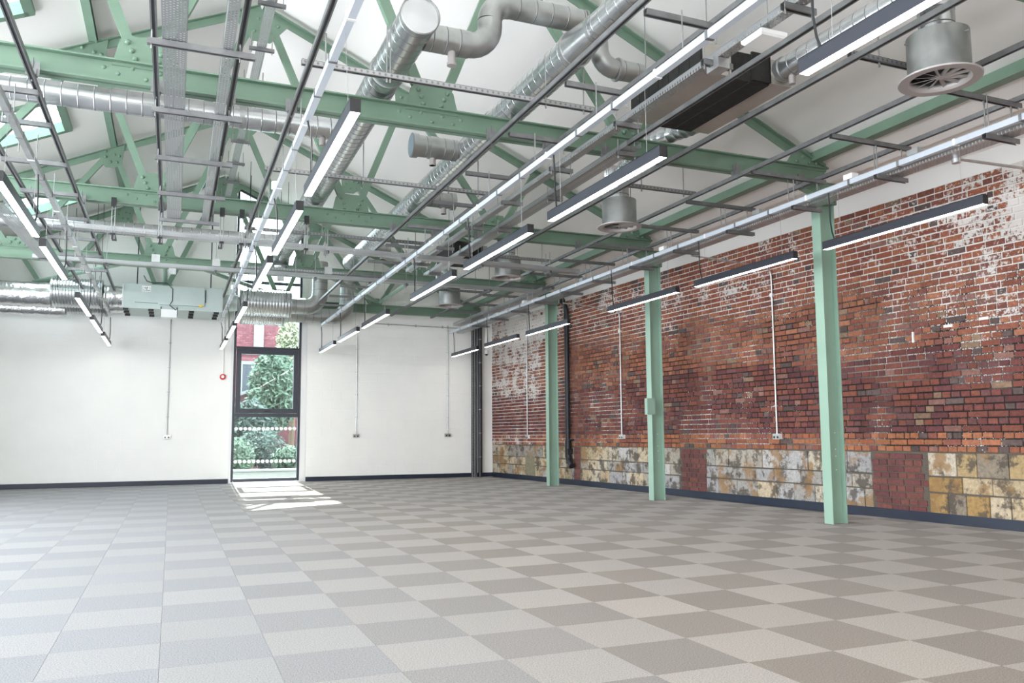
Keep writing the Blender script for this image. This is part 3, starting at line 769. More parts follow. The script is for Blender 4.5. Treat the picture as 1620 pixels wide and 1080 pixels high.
# duct with the capped end
t = thing('spiral_duct', 'large spiral duct with a closed round end cap, top centre', 'duct', (-1.23, 7.4, DZ-.16), 'long spiral ducts')
m = B(); duct_run(m, (-1.23, 2.95, DZ), (-1.20, 12.3, DZ), .16); piece('duct_body', m, 'duct', t)
m = B().sweep([(-1.23, 2.99, DZ), (-1.23, 2.935, DZ), (-1.23, 2.93, DZ), (-1.23, 2.96, DZ), (-1.23, 2.965, DZ)], [.166, .166, .156, .154, .0], 32); piece('end_cap', m, 'ductdull', t)
for y in (4.05, 7.0, 10.0): band((-1.23, y, DZ), (0, 1, 0), .162, t)
m = B(); e1 = elbow((-1.20, 12.3, DZ), (0, 1, 0), (0, 0, -1), .22); m.sweep(e1+[e1[-1]-Vector((0, 0, .05))], .165, 24)
piece('duct_elbow', m, 'duct', t)
# duct with the reducer
t = thing('spiral_duct', 'long spiral duct that narrows through a conical reducer', 'duct', (.18, 6.5, DZ-.16), 'long spiral ducts')
m = B(); duct_run(m, (.20, 3.0, DZ), (.16, 12.5, DZ), .155); piece('duct_body', m, 'duct', t)
m = B().sweep([(.20, 3.0, DZ), (.20, 2.97, DZ), (.20, 2.62, DZ+.0), (.20, 2.58, DZ)], [.157, .157, .118, .118], 28); piece('reducer', m, 'duct', t)
m = B(); duct_run(m, (.20, 2.58, DZ), (.22, -1.2, DZ), .115); piece('narrow_section', m, 'duct', t)
for y in (4.9, 8.4): band((.19, y, DZ), (0, 1, 0), .157, t)
band((.20, 2.6, DZ), (0, 1, 0), .118, t); band((.20, 3.0, DZ), (0, 1, 0), .157, t)
m = B().sweep([(.16, 12.5, DZ), (.16, 12.62, DZ)], .162, 24); piece('end_cap', m, 'ductdull', t)
# branch stubs with damper boxes
def stub(lab, y, xa, xb, r, xs):
    t = thing('damper_branch', lab, 'duct branch', ((xa+xb)/2, y, DZ-r), 'short branches off the reducer duct')
    m = B(); duct_run(m, (xa, y, DZ), (xb, y, DZ), r, .11, 24); piece('branch_pipe', m, 'ductdull', t)
    s = -1 if xb > xa else 1
    piece('rim', B().sweep([(xb, y, DZ), (xb-(-s)*.07, y, DZ)], r+.018, 28), 'ductdull', t)
    piece('grille_face', B().sweep([(xb-.001*s, y, DZ), (xb-s*.006, y, DZ)], r+.004, 24), mat('blue_grey_grille', (.32, .40, .46), .4, .5), t)
    piece('actuator', B().cyl((xs, y, DZ-r-.09), (xs, y, DZ-r+.01), .035, 12).cyl((xs, y, DZ-r-.09), (xs, y, DZ-r-.07), .042, 12), 'flange', t)
    piece('strap', B().sweep([(xs-.05, y, DZ), (xs+.05, y, DZ)], r+.009, 24), 'ductdull', t)
stub('stub branch with a pale round grille on the left of the reducer duct', 5.85, .05, -.50, .125, -.24)
stub('stub branch on the right of the reducer duct near the middle truss', 7.9, .30, .72, .105, .55)
stub('farther stub branch low on the right of the reducer duct', 11.3, .28, .60, .09, .46)
# branch from capped duct: out, up, across over the second duct, down again
t = thing('looping_branch_duct', 'branch duct that rises through two elbows and loops over to the right', 'duct', (-.2, 3.25, DZ-.12))
y = 3.28; r = .105
m = B(); duct_run(m, (-1.10, y, DZ), (-.70, y, DZ), r+.01, .12); piece('duct_body', m, 'ductdull', t)
m = B(); e = elbow((-.70, y, DZ), (1, 0, 0), (0, 0, 1), .20); m.sweep(e+[Vector((-.50, y, DZ+.25))], r+.004, 26); piece('duct_elbow', m, 'ductdull', t)
m = B(); e = elbow((-.50, y, DZ+.25), (0, 0, 1), (1, 0, 0), .18); m.sweep(e, r+.004, 26); piece('duct_elbow', m, 'ductdull', t)
m = B(); duct_run(m, (-.32, y, DZ+.43), (.42, y, DZ+.43), r, .16); piece('duct_body', m, 'ductdull', t)
m = B(); e = elbow((.42, y, DZ+.43), (1, 0, 0), (0, 0, -1), .17); m.sweep(e+[Vector((.59, y, DZ+.2))], r-.015, 26); piece('duct_elbow', m, 'ductdull', t)
m = B(); e = elbow((.59, y, DZ+.20), (0, 0, -1), (1, 0, 0), .17); m.sweep(e, r-.015, 26); piece('duct_elbow', m, 'ductdull', t)
m = B(); duct_run(m, (.76, y, DZ+.03), (1.04, y, DZ+.03), r-.012, .14); piece('duct_body', m, 'ductdull', t)
for p, d in (((-.93, y, DZ), (1, 0, 0)), ((-.70, y, DZ), (1, 0, 0)), ((-.50, y, DZ+.23), (0, 0, 1)), ((-.32, y, DZ+.43), (1, 0, 0)), ((.44, y, DZ+.43), (1, 0, 0)), ((.78, y, DZ+.03), (1, 0, 0))): band(p, d, r-.004, t, .02)
piece('actuator', B().cyl((-.86, y-.02, DZ-.22), (-.86, y-.02, DZ-.10), .035, 14).cyl((-.86, y-.02, DZ-.225), (-.86, y-.02, DZ-.20), .042, 14), 'flange', t)
# cross ducts towards the left
t = thing('cross_duct', 'spiral duct running across to the left behind the nearest truss', 'duct', (-4.3, 5.75, DZ-.12), 'spiral ducts running across to the left')
m = B(); duct_run(m, (-7.2, 5.78, DZ+.0), (-1.34, 5.70, DZ), .118, .145); piece('duct_body', m, 'duct', t)
piece('actuator', B().cyl((-1.55, 5.7, DZ-.2), (-1.55, 5.7, DZ-.11), .035, 12), 'flange', t); band((-2.4, 5.71, DZ), (1, 0, 0), .12, t, .05); band((-4.7, 5.74, DZ+.01), (1, 0, 0), .12, t, .05)
t = thing('cross_duct', 'far spiral duct running across to the left behind the middle truss', 'duct', (-4, 11.3, DZ-.1), 'spiral ducts running across to the left')
m = B(); duct_run(m, (-7.2, 11.35, DZ), (-1.32, 11.3, DZ), .11, .145); piece('duct_body', m, 'duct', t)
band((-3.0, 11.3, DZ), (1, 0, 0), .112, t, .04)
# far vertical ducts and the ducts of the ventilation unit
def ribbed(mb, x0, x1, y, z, r, n=16):
    pts = []; rr = []
    for i in range(n*4+1): pts.append((x0+(x1-x0)*i/(n*4), y, z)); rr.append(r+(.012 if i % 4 in (1, 2) else 0))
    mb.sweep(pts, rr, 28); return mb
for (y, z, xe, lab, lab2) in ((15.17, 3.916, -.02, 'nearer', 'front'), (15.92, 3.83, .727, 'farther', 'rear')):
    t = thing('elbow_duct', '%s galvanised duct rising through a segmented elbow at the window' % lab, 'duct', (xe-.3, y, z-.18), 'ducts right of the ventilation unit')
    m = B(); duct_run(m, (-.64 if y < 15.5 else -.69, y, z), (xe-.30, y, z), .175, .18)
    piece('duct_body', m, 'ductdull', t)
    e = elbow((xe-.30, y, z), (1, 0, 0), (0, 0, 1), .30, 5); m = B(); m.sweep(e, .178, 24, smooth=False); piece('segmented_elbow', m, 'ductdull', t)
    m = B(); duct_run(m, (xe, y, z+.30), (xe, y, DZ+.5), .168, .16); piece('riser', m, 'ductdull', t)
    for a in (e[0], e[-1]): band(a, (1, 0, 0) if a is e[0] else (0, 0, 1), .168, t)
SL = [(-5.26, -4.365, 15.17, 3.937, .285, 'big ribbed silencer on the left of the ventilation unit, front one'), (-5.08, -4.33, 16.02, 3.852, .234, 'ribbed silencer half hidden behind the big left one'),
      (-1.70, -.66, 15.17, 3.937, .285, 'ribbed silencer in front of the window, front one'), (-1.62, -.71, 15.97, 3.788, .213, 'ribbed silencer in front of the window, lower rear one')]
for x0, x1, y, z, r, lab in SL:
    t = thing('duct_silencer', lab, 'silencer', ((x0+x1)/2, y, z-r), 'ribbed duct silencers')
    piece('ribbed_jacket', ribbed(B(), x0, x1, y, z, r), 'duct', t); piece('end_ring', B().sweep([(x0-.01, y, z), (x0+.015, y, z)], r+.016, 28), 'ductdull', t)
    piece('end_ring', B().sweep([(x1-.015, y, z), (x1+.01, y, z)], r+.016, 28), 'ductdull', t)
    for xx in (x0+.12, x1-.12): piece('hanger_rod', B().cyl((xx, y-r-.012, z), (xx, y-r-.012, roofz(xx)), .006, 6), 'black', t)
def foil(x0, x1, y, z, ra, rb, lab, n=30):
    q = random.Random(int(x0*10)); pts = []; rr = []
    for i in range(n+1):
        f = i/n; pts.append((x0+(x1-x0)*f, y+q.uniform(-.004, .004), z+q.uniform(-.004, .004))); rr.append((ra+(rb-ra)*f)*(1+q.uniform(-.035, .035)))
    t = tag(piece('foil_duct', B().sweep(pts, rr, 26), 'foil'), lab, 'foil duct', 'foil wrapped ducts'); return t
foil(-7.6, -5.28, 15.17, 3.873, .234, .24, 'foil wrapped duct reaching the left edge, upper one')
foil(-7.6, -5.10, 15.97, 3.713, .16, .16, 'foil wrapped duct under and behind the upper one at the left', 26)
foil(-4.35, -3.99, 15.17, 3.916, .225, .21, 'crumpled foil sleeve joining the silencer to the ventilation unit', 10)
foil(-4.32, -3.99, 15.92, 3.852, .18, .16, 'crumpled foil sleeve behind, low on the left of the ventilation unit', 8)
# ventilation unit
t = thing('ventilation_unit', 'grey box shaped ventilation unit hanging below the roof at the end wall', 'ventilation unit', (-3.03, 15.46, 3.66))
x0, x1, y0, y1, z0, z1 = -3.96, -2.096, 14.80, 16.13, 3.66, 4.14
piece('casing', B().box(x0, x1, y0, y1, z0, z1), 'ahu', t)
piece('end_flange', B().box(x0-.025, x0, y0-.01, y1+.01, z0-.01, z1+.01), 'galv', t); piece('end_flange', B().box(x1, x1+.02, y0-.01, y1+.01, z0-.01, z1+.01), 'galv', t)
piece('edge_rail', B().box(x0, x1, y0-.02, y0, z0-.02, z0+.012), 'ahu', t)
piece('access_panel', B().box(x0+.66, x0+1.52, y0-.055, y0-.0, z0+.075, z1-.02), 'ahu', t)
piece('side_panel', B().box(x0+.21, x0+.64, y0-.006, y0, z0+.10, z1-.15), 'ahu', t)
piece('casing_seam', B().box(x0+.21, x0+.64, y0-.0085, y0-.006, z0+.098, z0+.106), 'strutdark', t)
for xx in (x0+.04, x0+.51, x0+1.28, x1-.10):
    for k, yy in enumerate((y0+.08, y0+.51, y0+.94)):
        piece('access_catch', B().box(xx-.05, xx+.05, yy, yy+.05, z0-.05, z0), 'black', t)
lp = piece('rating_label', B().box(x0+.33, x0+.50, y0-.006, y0-.001, z1-.15, z1-.03), 'whitep', t)
m = B(); cx, cz = x0+.415, z1-.08
for k in range(3):
    a = k*2*PI/3+.4; m.prism([(cx, cz), (cx+.036*math.cos(a), cz+.03*math.sin(a)), (cx+.036*math.cos(a+.9), cz+.03*math.sin(a+.9))], y0-.009, y0-.006)
m.box(x0+.34, x0+.49, y0-.008, y0-.006, z1-.130, z1-.122)
for xx in (x0+.345, x0+.475):
    for zz in (-.06, -.08, -.10): m.box(xx, xx+.008, y0-.008, y0-.006, z1+zz-.01, z1+zz)
piece('fan_symbol', m, 'black', lp)
piece('warning_tag', B().box(x0+1.42, x0+1.49, y0-.07, y0-.056, z0+.06, z0+.10), 'yellow', t)
piece('door_handle', B().box(x0+1.535, x0+1.55, y0-.02, y0, z0+.16, z1-.06), 'black', t)
piece('control_box', B().box(-3.26, -2.96, y0-.06, y0+.24, z0-.18, z0-.02), 'whitep', t)
piece('bracket_leg', B().box(-3.27, -3.25, y0-.04, y0+.0, z0-.15, z0+.03).box(-2.97, -2.95, y0-.04, y0, z0-.15, z0+.03), 'strutdark', t)
m = B().sweep([(-3.6, 14.70, 4.3), (-3.54, 14.70, 4.19), (-3.42, 14.72, 4.16), (-3.16, 14.73, 4.18), (-3.05, 14.73, 4.06), (-3.05, 14.74, 3.82), (-3.10, 14.74, 3.73), (-2.98, 14.74, 3.63)], .009, 6)
piece('power_cable', m, 'black', t)
piece('duct_spigot', B().sweep([(x1+.02, 15.17, 3.88), (x1+.36, 15.17, 3.92)], [.20, .17], 24), 'ahu', t)
for xx in (-3.72, -2.32): piece('hanger_rod', B().cyl((xx, y0+.06, z1), (xx, y0+.06, roofz(xx)), .012, 8), 'strutdark', t)

# ---- black insulated fan coil unit
t = thing('fan_coil_unit', 'black insulated fan coil unit with bare metal plenums, upper right', 'fan coil unit', (1.65, 3.3, 4.20))
y0, y1 = 2.62, 3.86
piece('casing', B().box(1.58, 2.00, y0-.0, y1, 4.235, 4.50), 'blackinsul', t)
piece('inlet_plenum', B().box(1.29, 1.58, y0, y1+.02, 4.25, 4.52), 'plenum', t)
m = B()
for k in range(7):
    ya = y0+.03+k*.173; m.box(1.272, 1.289, ya, ya+.165, 4.27, 4.50)
piece('filter_panel', m, 'blackinsul', t)
piece('end_lagging', B().box(1.80, 2.01, y0-.02, y0, 4.25, 4.52), 'blackinsul', t)
piece('outlet_plenum', B().box(2.00, 2.24, y0-.02, y1+.02, 4.25, 4.48), 'plenum', t)
piece('underside_seam', B().box(1.78, 1.785, y0, y1, 4.231, 4.235), 'strutdark', t)
for xx, yy in ((1.40, y0+.1), (1.40, y1-.1), (2.1, y0+.1), (2.1, y1-.1)): piece('hanger_rod', B().cyl((xx, yy, 4.5), (xx, yy, roofz(xx)), .006, 6), 'wire', t)
t = thing('spiral_duct', 'spiral duct leaving the near end of the black fan coil unit', 'duct', (2.12, 1.2, 4.26), 'ducts feeding the diffusers')
m = B(); duct_run(m, (2.12, 2.60, 4.38), (2.12, -.9, 4.38), .105, .13); piece('duct_body', m, 'duct', t); band((2.12, 2.55, 4.38), (0, 1, 0), .108, t, .05)
piece('actuator', B().cyl((2.12, 2.45, 4.2), (2.12, 2.45, 4.28), .03, 12), 'flange', t)
t = thing('spiral_duct', 'curved spiral duct leaving the far end of the black fan coil unit', 'duct', (2.1, 4.6, 4.27), 'ducts feeding the diffusers')
m = B(); pts = [(2.12, 3.88, 4.36), (2.12, 4.02, 4.37), (2.10, 4.22, 4.39), (2.06, 4.45, 4.40), (2.05, 4.7, 4.41), (2.10, 5.1, 4.42), (2.2, 5.5, 4.42), (2.33, 5.95, 4.42)]
PP = []; RR = []
for a, b in zip(pts[:-1], pts[1:]):
    a = Vector(a); b = Vector(b); n = max(1, round((b-a).length/.11))
    for k in range(n):
        PP += [a.lerp(b, k/n), a.lerp(b, (k+.06)/n), a.lerp(b, (k+.12)/n)]; RR += [.10, .104, .10]
PP.append(Vector(pts[-1])); RR.append(.1); m.sweep(PP, RR, 24); piece('duct_body', m, 'duct', t)
# second small fan coil far away
t = thing('fan_coil_unit', 'small dark fan coil unit far down the second row of lights', 'fan coil unit', (1.66, 10.4, 4.14))
piece('casing', B().box(1.40, 1.92, 9.95, 10.95, 4.14, 4.38), 'blackinsul', t); piece('outlet_plenum', B().box(1.92, 2.04, 10.05, 10.95, 4.16, 4.36), 'plenum', t)
for xx in (1.45, 1.9): piece('hanger_rod', B().cyl((xx, 10.4, 4.38), (xx, 10.4, roofz(xx)), .006, 6), 'wire', t)

# ---- swirl diffusers
for n, (x, y) in enumerate(((2.42, 1.18), (2.37, 6.02), (2.31, 9.76), (2.31, 13.0))):
    t = thing('swirl_diffuser', ('nearest', 'second', 'third', 'farthest')[n]+' round swirl diffuser in the row hanging towards the brick wall', 'diffuser', (x, y, 3.75), 'swirl diffusers')
    z = 3.75; R0 = .29 if n else .30
    m = B().sweep([(x, y, z+.022), (x, y, z+.012), (x, y, z), (x, y, z), (x, y, z+.012), (x, y, z+.03), (x, y, z+.05)], [R0-.05, R0, R0-.004, .225, .215, .205, .205], 40, caps=False); piece('flange', m, 'flange', t)
    m = B().sweep([(x, y, z+.02), (x, y, z+.36), (x, y, z+.365), (x, y, z+.37)], [.225, .225, .215, .12], 36, caps=False); piece('plenum_drum', m, 'ductdull', t)
    piece('drum_lid', B().sweep([(x, y, z+.34), (x, y, z+.35)], .224, 30), 'ductdull', t)
    m = B(); duct_run(m, (x, y, z+.37), (x, y, z+.60), .132, .12); piece('spigot', m, 'duct', t)
    m = B(); e = elbow((x, y, z+.60), (0, 0, 1), (-.6, -1 if n == 0 else 1, 0), .14); m.sweep(e, .13, 24); piece('spigot_elbow', m, 'duct', t)
    piece('dark_core', B().sweep([(x, y, z+.09), (x, y, z+.1)], .205, 30), 'black', t)
    for k in range(12):
        a = 2*PI*k/12; d = Vector((math.cos(a), math.sin(a), 0)); p = Vector((x, y, z+.03))
        m = B().bar(p+d*.028, p+d*.205, .028, .003, tuple(Vector((-d.y*.55, d.x*.55, 1)))); piece('swirl_blade', m, 'flange', t)
    piece('hub', B().cyl((x, y, z+.022), (x, y, z+.045), .03, 14), 'flange', t)
    for sg in (-1, 1): piece('hanger_rod', B().cyl((x+sg*.18, y, z+.3), (x+sg*.18, y, roofz(x+sg*.18)), .004, 6), 'wire', t)
    for k in range(3):
        a = k*2.1+.6; d = Vector((math.cos(a), math.sin(a), 0)); p = Vector((x, y, z+.30)); piece('fixing_bolt', B().cyl(p+d*.22, p+d*.255, .006, 6), 'wire', t)

# ---- perforated trays
def tray_mesh(p, q, w, h=.05, pitch=.03, lip=.0):
    """perforated tray from p to q, flanges up; returns base and flange meshes"""
    p = Vector(p); q = Vector(q); d = (q-p).normalized(); r = d.cross(Vector((0, 0, 1))); L = (q-p).length; Z = Vector((0, 0, h))
    b = B(); nu = L/pitch; nv = w/.022
    b.sheet([p-r*w/2, q-r*w/2, q+r*w/2, p+r*w/2], [(0, 0), (nu, 0), (nu, nv), (0, nv)])
    fl = []
    for s in (-1, 1):
        o = r*s*w/2; f = B(); f.sheet([p+o, q+o, q+o+Z, p+o+Z], [(0, .2), (nu, .2), (nu, 1.3), (0, 1.3)])
        f.bar(p+o+Z, q+o+Z, .010, .003); fl.append(f)
    return b, fl
def tray(lab, p, q, w, grp, h=.05, pitch=.035, brackets=(), bl=None, rods=None, m='tray'):
    c = (Vector(p)+Vector(q))/2; t = thing('perforated_tray', lab, 'cable tray', tuple(c), grp)
    b, fl = tray_mesh(p, q, w, h, pitch); piece('tray_base', b, m, t)
    for f in fl: piece('side_flange', f, m, t)
    d = (Vector(q)-Vector(p)).normalized(); r = d.cross(Vector((0, 0, 1)))
    for s in brackets:
        pt = Vector(p)+d*s; a, bb = bl; br = piece('bracket', strutbar(B(), pt+r*a-Vector((0, 0, .046)), pt+r*bb-Vector((0, 0, .046))), 'strut', t)
        for rr in (rods or ()):
            x = pt+r*rr[0]; piece('threaded_rod', B().cyl((x.x, x.y, pt.z-.08), (x.x, x.y, rr[1]), .006, 6), 'wire', br)
    return t
ys = (2.97, 4.29, 5.60, 6.90, 8.15)
tray('wide perforated cable tray running along the left under the roof', (-3.06, -.6, 3.88), (-3.04, 8.3, 3.88), .16, 'perforated cable trays', brackets=[y+.6 for y in ys], bl=(-.18, .56), rods=((-.15, 3.944), (.45, 3.944)))
tray('narrow perforated cable tray beside the wide one on the left', (-2.70, -.6, 3.88), (-2.66, 8.3, 3.88), .075, 'perforated cable trays')
tray('bright perforated cable tray high up under the roof ridge', (-2.05, 4.5, 6.15), (-2.03, 16.3, 6.15), .11, 'perforated cable trays', brackets=[.7+1.22*k for k in range(9)], bl=(-.16, .16), rods=((-.13, 6.35), (.13, 6.35)))
tray('slim perforated cable tray above the second row of lights', (.66, -.6, 3.78), (.60, 10.0, 3.78), .085, 'perforated cable trays', brackets=[1.35, 2.2, 3.48, 4.8, 6.1, 7.35, 8.6, 9.8], bl=(-.13, .13), rods=((-.11, 3.944), (.11, 3.944)))
tray('shorter wide perforated tray ending beside the black fan coil unit', (1.08, 3.50, 3.83), (1.10, 10.4, 3.83), .16, 'perforated cable trays', brackets=[.15, 1.8, 3.4, 5.0, 6.6], bl=(-.1, .1), rods=((.10, 3.944), (-.09, 3.944)))
tray('perforated cable tray along the brick wall beside the white trunking', (3.63, -.6, 3.598), (3.63, 16.2, 3.598), .17, 'perforated cable trays', brackets=[.97+1.18*k for k in range(13)], bl=(-.26, .16))
tray('deep perforated tray running along the right towards the end wall', (3.59, 10.9, 3.80), (3.59, 16.3, 3.80), .20, 'perforated cable trays', h=.07)
tray('crossways perforated tray in front of the truss at the middle column', (-4.2, 8.40, 3.70), (3.15, 8.75, 3.70), .15, 'crossways perforated trays', h=.06, brackets=[1.0, 2.1, 3.2, 4.4, 5.6, 6.8], bl=(-.09, .09), rods=((-.07, 4.0), (.07, 4.0)))
tray('second crossways perforated tray nearer the end wall', (-5.0, 10.80, 3.75), (3.40, 10.90, 3.75), .10, 'crossways perforated trays', h=.05, brackets=[1.0, 2.6, 4.2, 5.8, 7.4], bl=(-.06, .06), rods=((0, 4.36),))
tray('broad perforated tray at the far left ending by the silencers', (-4.95, 7.6, 3.75), (-4.82, 11.0, 3.75), .18, 'perforated cable trays', h=.06)

# ---- lighting trunking
def trunking(lab, x, y0, y1, m='trunk', w=.05, z=3.60):
    t = thing('lighting_trunking', lab, 'trunking', (x, (y0+y1)/2, z), 'lighting trunking lines')
    piece('trunk_body', B().box(x-w/2, x+w/2, y0, y1, z, z+w), m, t)
    m2 = B(); y = y0+.6
    piece('trunk_lid', B().box(x-w/2-.002, x+w/2+.002, y0, y1, z+w, z+w+.004), 'galv', t)
    k = 0
    while y < y1-.2:
        piece('lid_clip', B().box(x-w/2-.006, x+w/2+.006, y-.012, y+.012, z-.004, z+w+.008), 'strut' if k % 3 else 'whitep', t); y += .62; k += 1
    y = y0+.9
    while y < y1:
        if y < 14.6: piece('hanger_rod', B().cyl((x, y, z+w), (x, y, 3.95), .005, 6), 'wire', t)
        y += 1.24
    return t
trunking('pale blue white trunking above the second row of lights', .17, -.8, 15.9)
trunking('white trunking along the brick wall above its row of lights', 3.42, -.6, 16.3)
trunking('bright white trunking above the third row of lights', -2.04, -.8, 15.9)
trunking('grey metal trunking above the leftmost row of lights', -4.26, 1.0, 15.7, 'galv')
# junction boxes and other small gear on the trunking
def small(name, mb, m, lab, cat, grp=None): return tag(piece(name, mb, m), lab, cat, grp)
for n, y in enumerate((2.3, 3.1, 4.55, 6.6, 9.1, 11.6, 13.5)):
    small('junction_box', B().box(3.385, 3.47, y-.06, y+.06, 3.655, 3.71), 'whitep' if n % 2 else 'galv', ('white' if n % 2 else 'grey')+' junction box on the brick wall trunking, %s from the near end' % ORD[n], 'junction box', 'junction boxes on the trunking')
for n, y in enumerate((5.6, 7.4, 9.9, 12.0)):
    m = B().cyl((-2.04, y, 3.655), (-2.04, y, 3.73), .05, 14)
    small('junction_box', m, 'whitep', 'round white junction box above the third row of lights, %s from the near end' % ORD[n], 'junction box', 'junction boxes on the trunking')
for n, (x, y) in enumerate(((-3.06, 12.35), (-1.2, 12.35), (-2.4, 10.75), (-3.3, 10.75), (-.6, 10.75), (1.4, 10.8))):
    small('sensor_box', B().box(x-.06, x+.06, y-.05, y+.04, 3.80 if n > 1 else 3.93, 3.92 if n > 1 else 4.04), 'galv', 'small square metal box under the far truss, %s from the left' % ORD[(1, 4, 2, 0, 3, 5)[n]] if 0 else ['small square box under the far truss above the ventilation unit', 'small square box under the far truss near the silencer', 'small box on the far crossways tray above the unit end', 'small box on the far crossways tray above the unit middle', 'small box on the far crossways tray above the window', 'small dark box on the far crossways tray above the second light row'][n], 'junction box', 'junction boxes on the trunking')
# beam clamped drop rods on the middle truss
for n, x in enumerate((-3.75, -3.2, -2.45, -2.2, -1.35)):
    t = thing('drop_hanger', 'twin rod drop hanger under the middle truss, %s from the left' % ORD[n], 'hanger', (x, 8.2, 3.62), 'twin rod hangers under the middle truss')
    piece('clamp', B().box(x-.03, x+.03, 8.12, 8.19, 3.97, 4.08), 'black', t)
    for s in (-1, 1): piece('threaded_rod', B().cyl((x+s*.018, 8.16, 3.55), (x+s*.018, 8.16, 3.97), .006, 6), 'wire', t)
    piece('foot', B().box(x-.028, x+.028, 8.13, 8.5, 3.60, 3.625), 'black', t)
# flat wireless unit on the slim tray
t = thing('wireless_access_point', 'flat white wireless access point lying on the slim tray, upper right', 'access point', (.68, 1.12, 3.73))
piece('housing', B().sweep([(.68, 1.12, 3.71), (.68, 1.12, 3.722), (.68, 1.12, 3.745), (.68, 1.12, 3.755)], [.13, .15, .155, .14], 4, smooth=False), 'whitep', t)
small('junction_box', B().box(.60, .70, 1.52, 1.66, 3.70, 3.775), 'galv', 'grey metal box under the slim tray beside the access point', 'junction box', 'junction boxes on the trunking')

# ---- linear lights
ST = {'a': (1.615, 3.50), 'b': (3.95, 5.85), 'c': (6.28, 8.20), 'd': (9.65, 11.50), 'e': (11.95, 13.82), 'f': (14.32, 16.15)}
ROWS = [(3.425, 'abcdef', 'in the row along the brick wall', 3.42), (.175, 'abcdef', 'in the second row from the brick wall', .17), (-2.015, 'abcdef', 'in the third row from the brick wall', -2.04), (-4.265, 'bcdef', 'in the leftmost row', -4.26)]
def light(x, y0, y1, lab, tx, z=3.0):
    t = thing('linear_light', lab, 'light', (x, (y0+y1)/2, z), 'linear pendant lights')
    w, h = .066, .085
    m = B(); m.box(x-w/2, x-w/2+.004, y0+.004, y1-.004, z, z+h); m.box(x+w/2-.004, x+w/2, y0+.004, y1-.004, z, z+h); m.box(x-w/2, x+w/2, y0+.004, y1-.004, z+h-.004, z+h)
    piece('light_body', m, 'body', t)
    piece('lit_diffuser', B().box(x-w/2+.004, x+w/2-.004, y0+.004, y1-.004, z-.001, z+.006), 'led', t)
    piece('end_cap', B().box(x-w/2, x+w/2, y0, y0+.004, z-.001, z+h), 'cap', t); piece('end_cap', B().box(x-w/2, x+w/2, y1-.004, y1, z-.001, z+h), 'cap', t)
    for y in (y0+.22, y1-.22): piece('suspension_wire', B().cyl((x, y, z+h), (tx, y, 3.60), .0018, 5), 'wire', t)
    y = y1-.10
    piece('flex_cable', B().sweep([(x, y-.04, z+h), (x, y-.03, z+h+.03), (x+.01, y, z+h+.09), (x+.012, y+.02, z+.3), (x+.01, y+.02, 3.45), (tx, y+.01, 3.6)], .008, 6), 'black', t)
for x, keys, where, tx in ROWS:
    for n, k in enumerate(keys):
        light(x, *ST[k], '%s lit linear light from the near end %s' % (ORD[n] if x > -4 else ORD[n], where), tx)
light(.155, -1.75, .20, 'long lit linear light cut by the top edge beside the nearest diffuser', .17)

# ---- wall services
def conduit(mb, p, q, r=.011): return mb.cyl(p, q, r, 10)
def back_drop(x, ztop, lab, grp='galvanised conduits on the end wall'):
    t = thing('wall_conduit', lab, 'conduit', (x, YB-.02, 1.1), grp)
    piece('conduit_pipe', conduit(B(), (x, YB-.018, 1.10), (x, YB-.018, ztop)), 'galv', t)
    z = 1.5
    while z < ztop: piece('conduit_clip', B().box(x-.03, x+.03, YB-.022, YB-.004, z-.008, z+.008), 'galv', t); z += .55
def back_socket(x, lab):
    t = thing('power_socket', lab, 'socket', (x, YB-.04, 1.03), 'metal double sockets on the end wall')
    piece('back_box', B().box(x-.075, x+.075, YB-.042, YB-.004, 1.02, 1.10), 'galv', t); piece('faceplate', B().box(x-.073, x+.073, YB-.047, YB-.042, 1.022, 1.098), 'steelplate', t)
    for s in (-1, 1): piece('outlet', B().box(x+s*.036-.018, x+s*.036+.018, YB-.0485, YB-.047, 1.032, 1.065), 'black', t)
for x, zt, a in ((-3.075, 3.76, 'below the ventilation unit'), (1.125, 3.74, 'right of the window'), (3.44, 3.84, 'near the corner pipes')):
    back_drop(x, zt, 'galvanised conduit dropping to a socket on the end wall '+a); back_socket(x, 'metal double socket on the end wall '+a)
t = thing('wall_conduit', 'horizontal galvanised conduit high on the end wall', 'conduit', (2.5, YB-.02, 3.8), 'galvanised conduits on the end wall')
piece('conduit_pipe', conduit(B(), (1.3, YB-.018, 3.81), (4.0, YB-.018, 3.78)), 'galv', t)
for x in (1.9, 2.6, 3.3, 3.44): piece('conduit_clip', B().box(x-.014, x+.014, YB-.03, YB-.004, 3.765, 3.825), 'galv', t)
t = thing('wall_conduit', 'white conduit dropping to the red alarm sounder left of the window', 'conduit', (-1.94, YB-.02, 2.48), 'galvanised conduits on the end wall')
piece('conduit_pipe', conduit(B(), (-1.94, YB-.018, 2.47), (-1.94, YB-.018, 3.75), .012), 'whitep', t)
for z in (2.9, 3.3, 3.62): piece('conduit_clip', B().box(-1.965, -1.915, YB-.022, YB-.004, z, z+.015), 'whitep', t)
t = thing('alarm_sounder', 'round red fire alarm sounder with a white centre left of the window', 'alarm', (-1.945, YB-.03, 2.415))
piece('red_ring', B().sweep([(-1.945, YB-.003, 2.415), (-1.945, YB-.05, 2.415), (-1.945, YB-.06, 2.415)], [.065, .065, .05], 24), 'red', t)
piece('white_lens', B().cyl((-1.945, YB-.060, 2.415), (-1.945, YB-.068, 2.415), .034, 20), 'whitep', t)
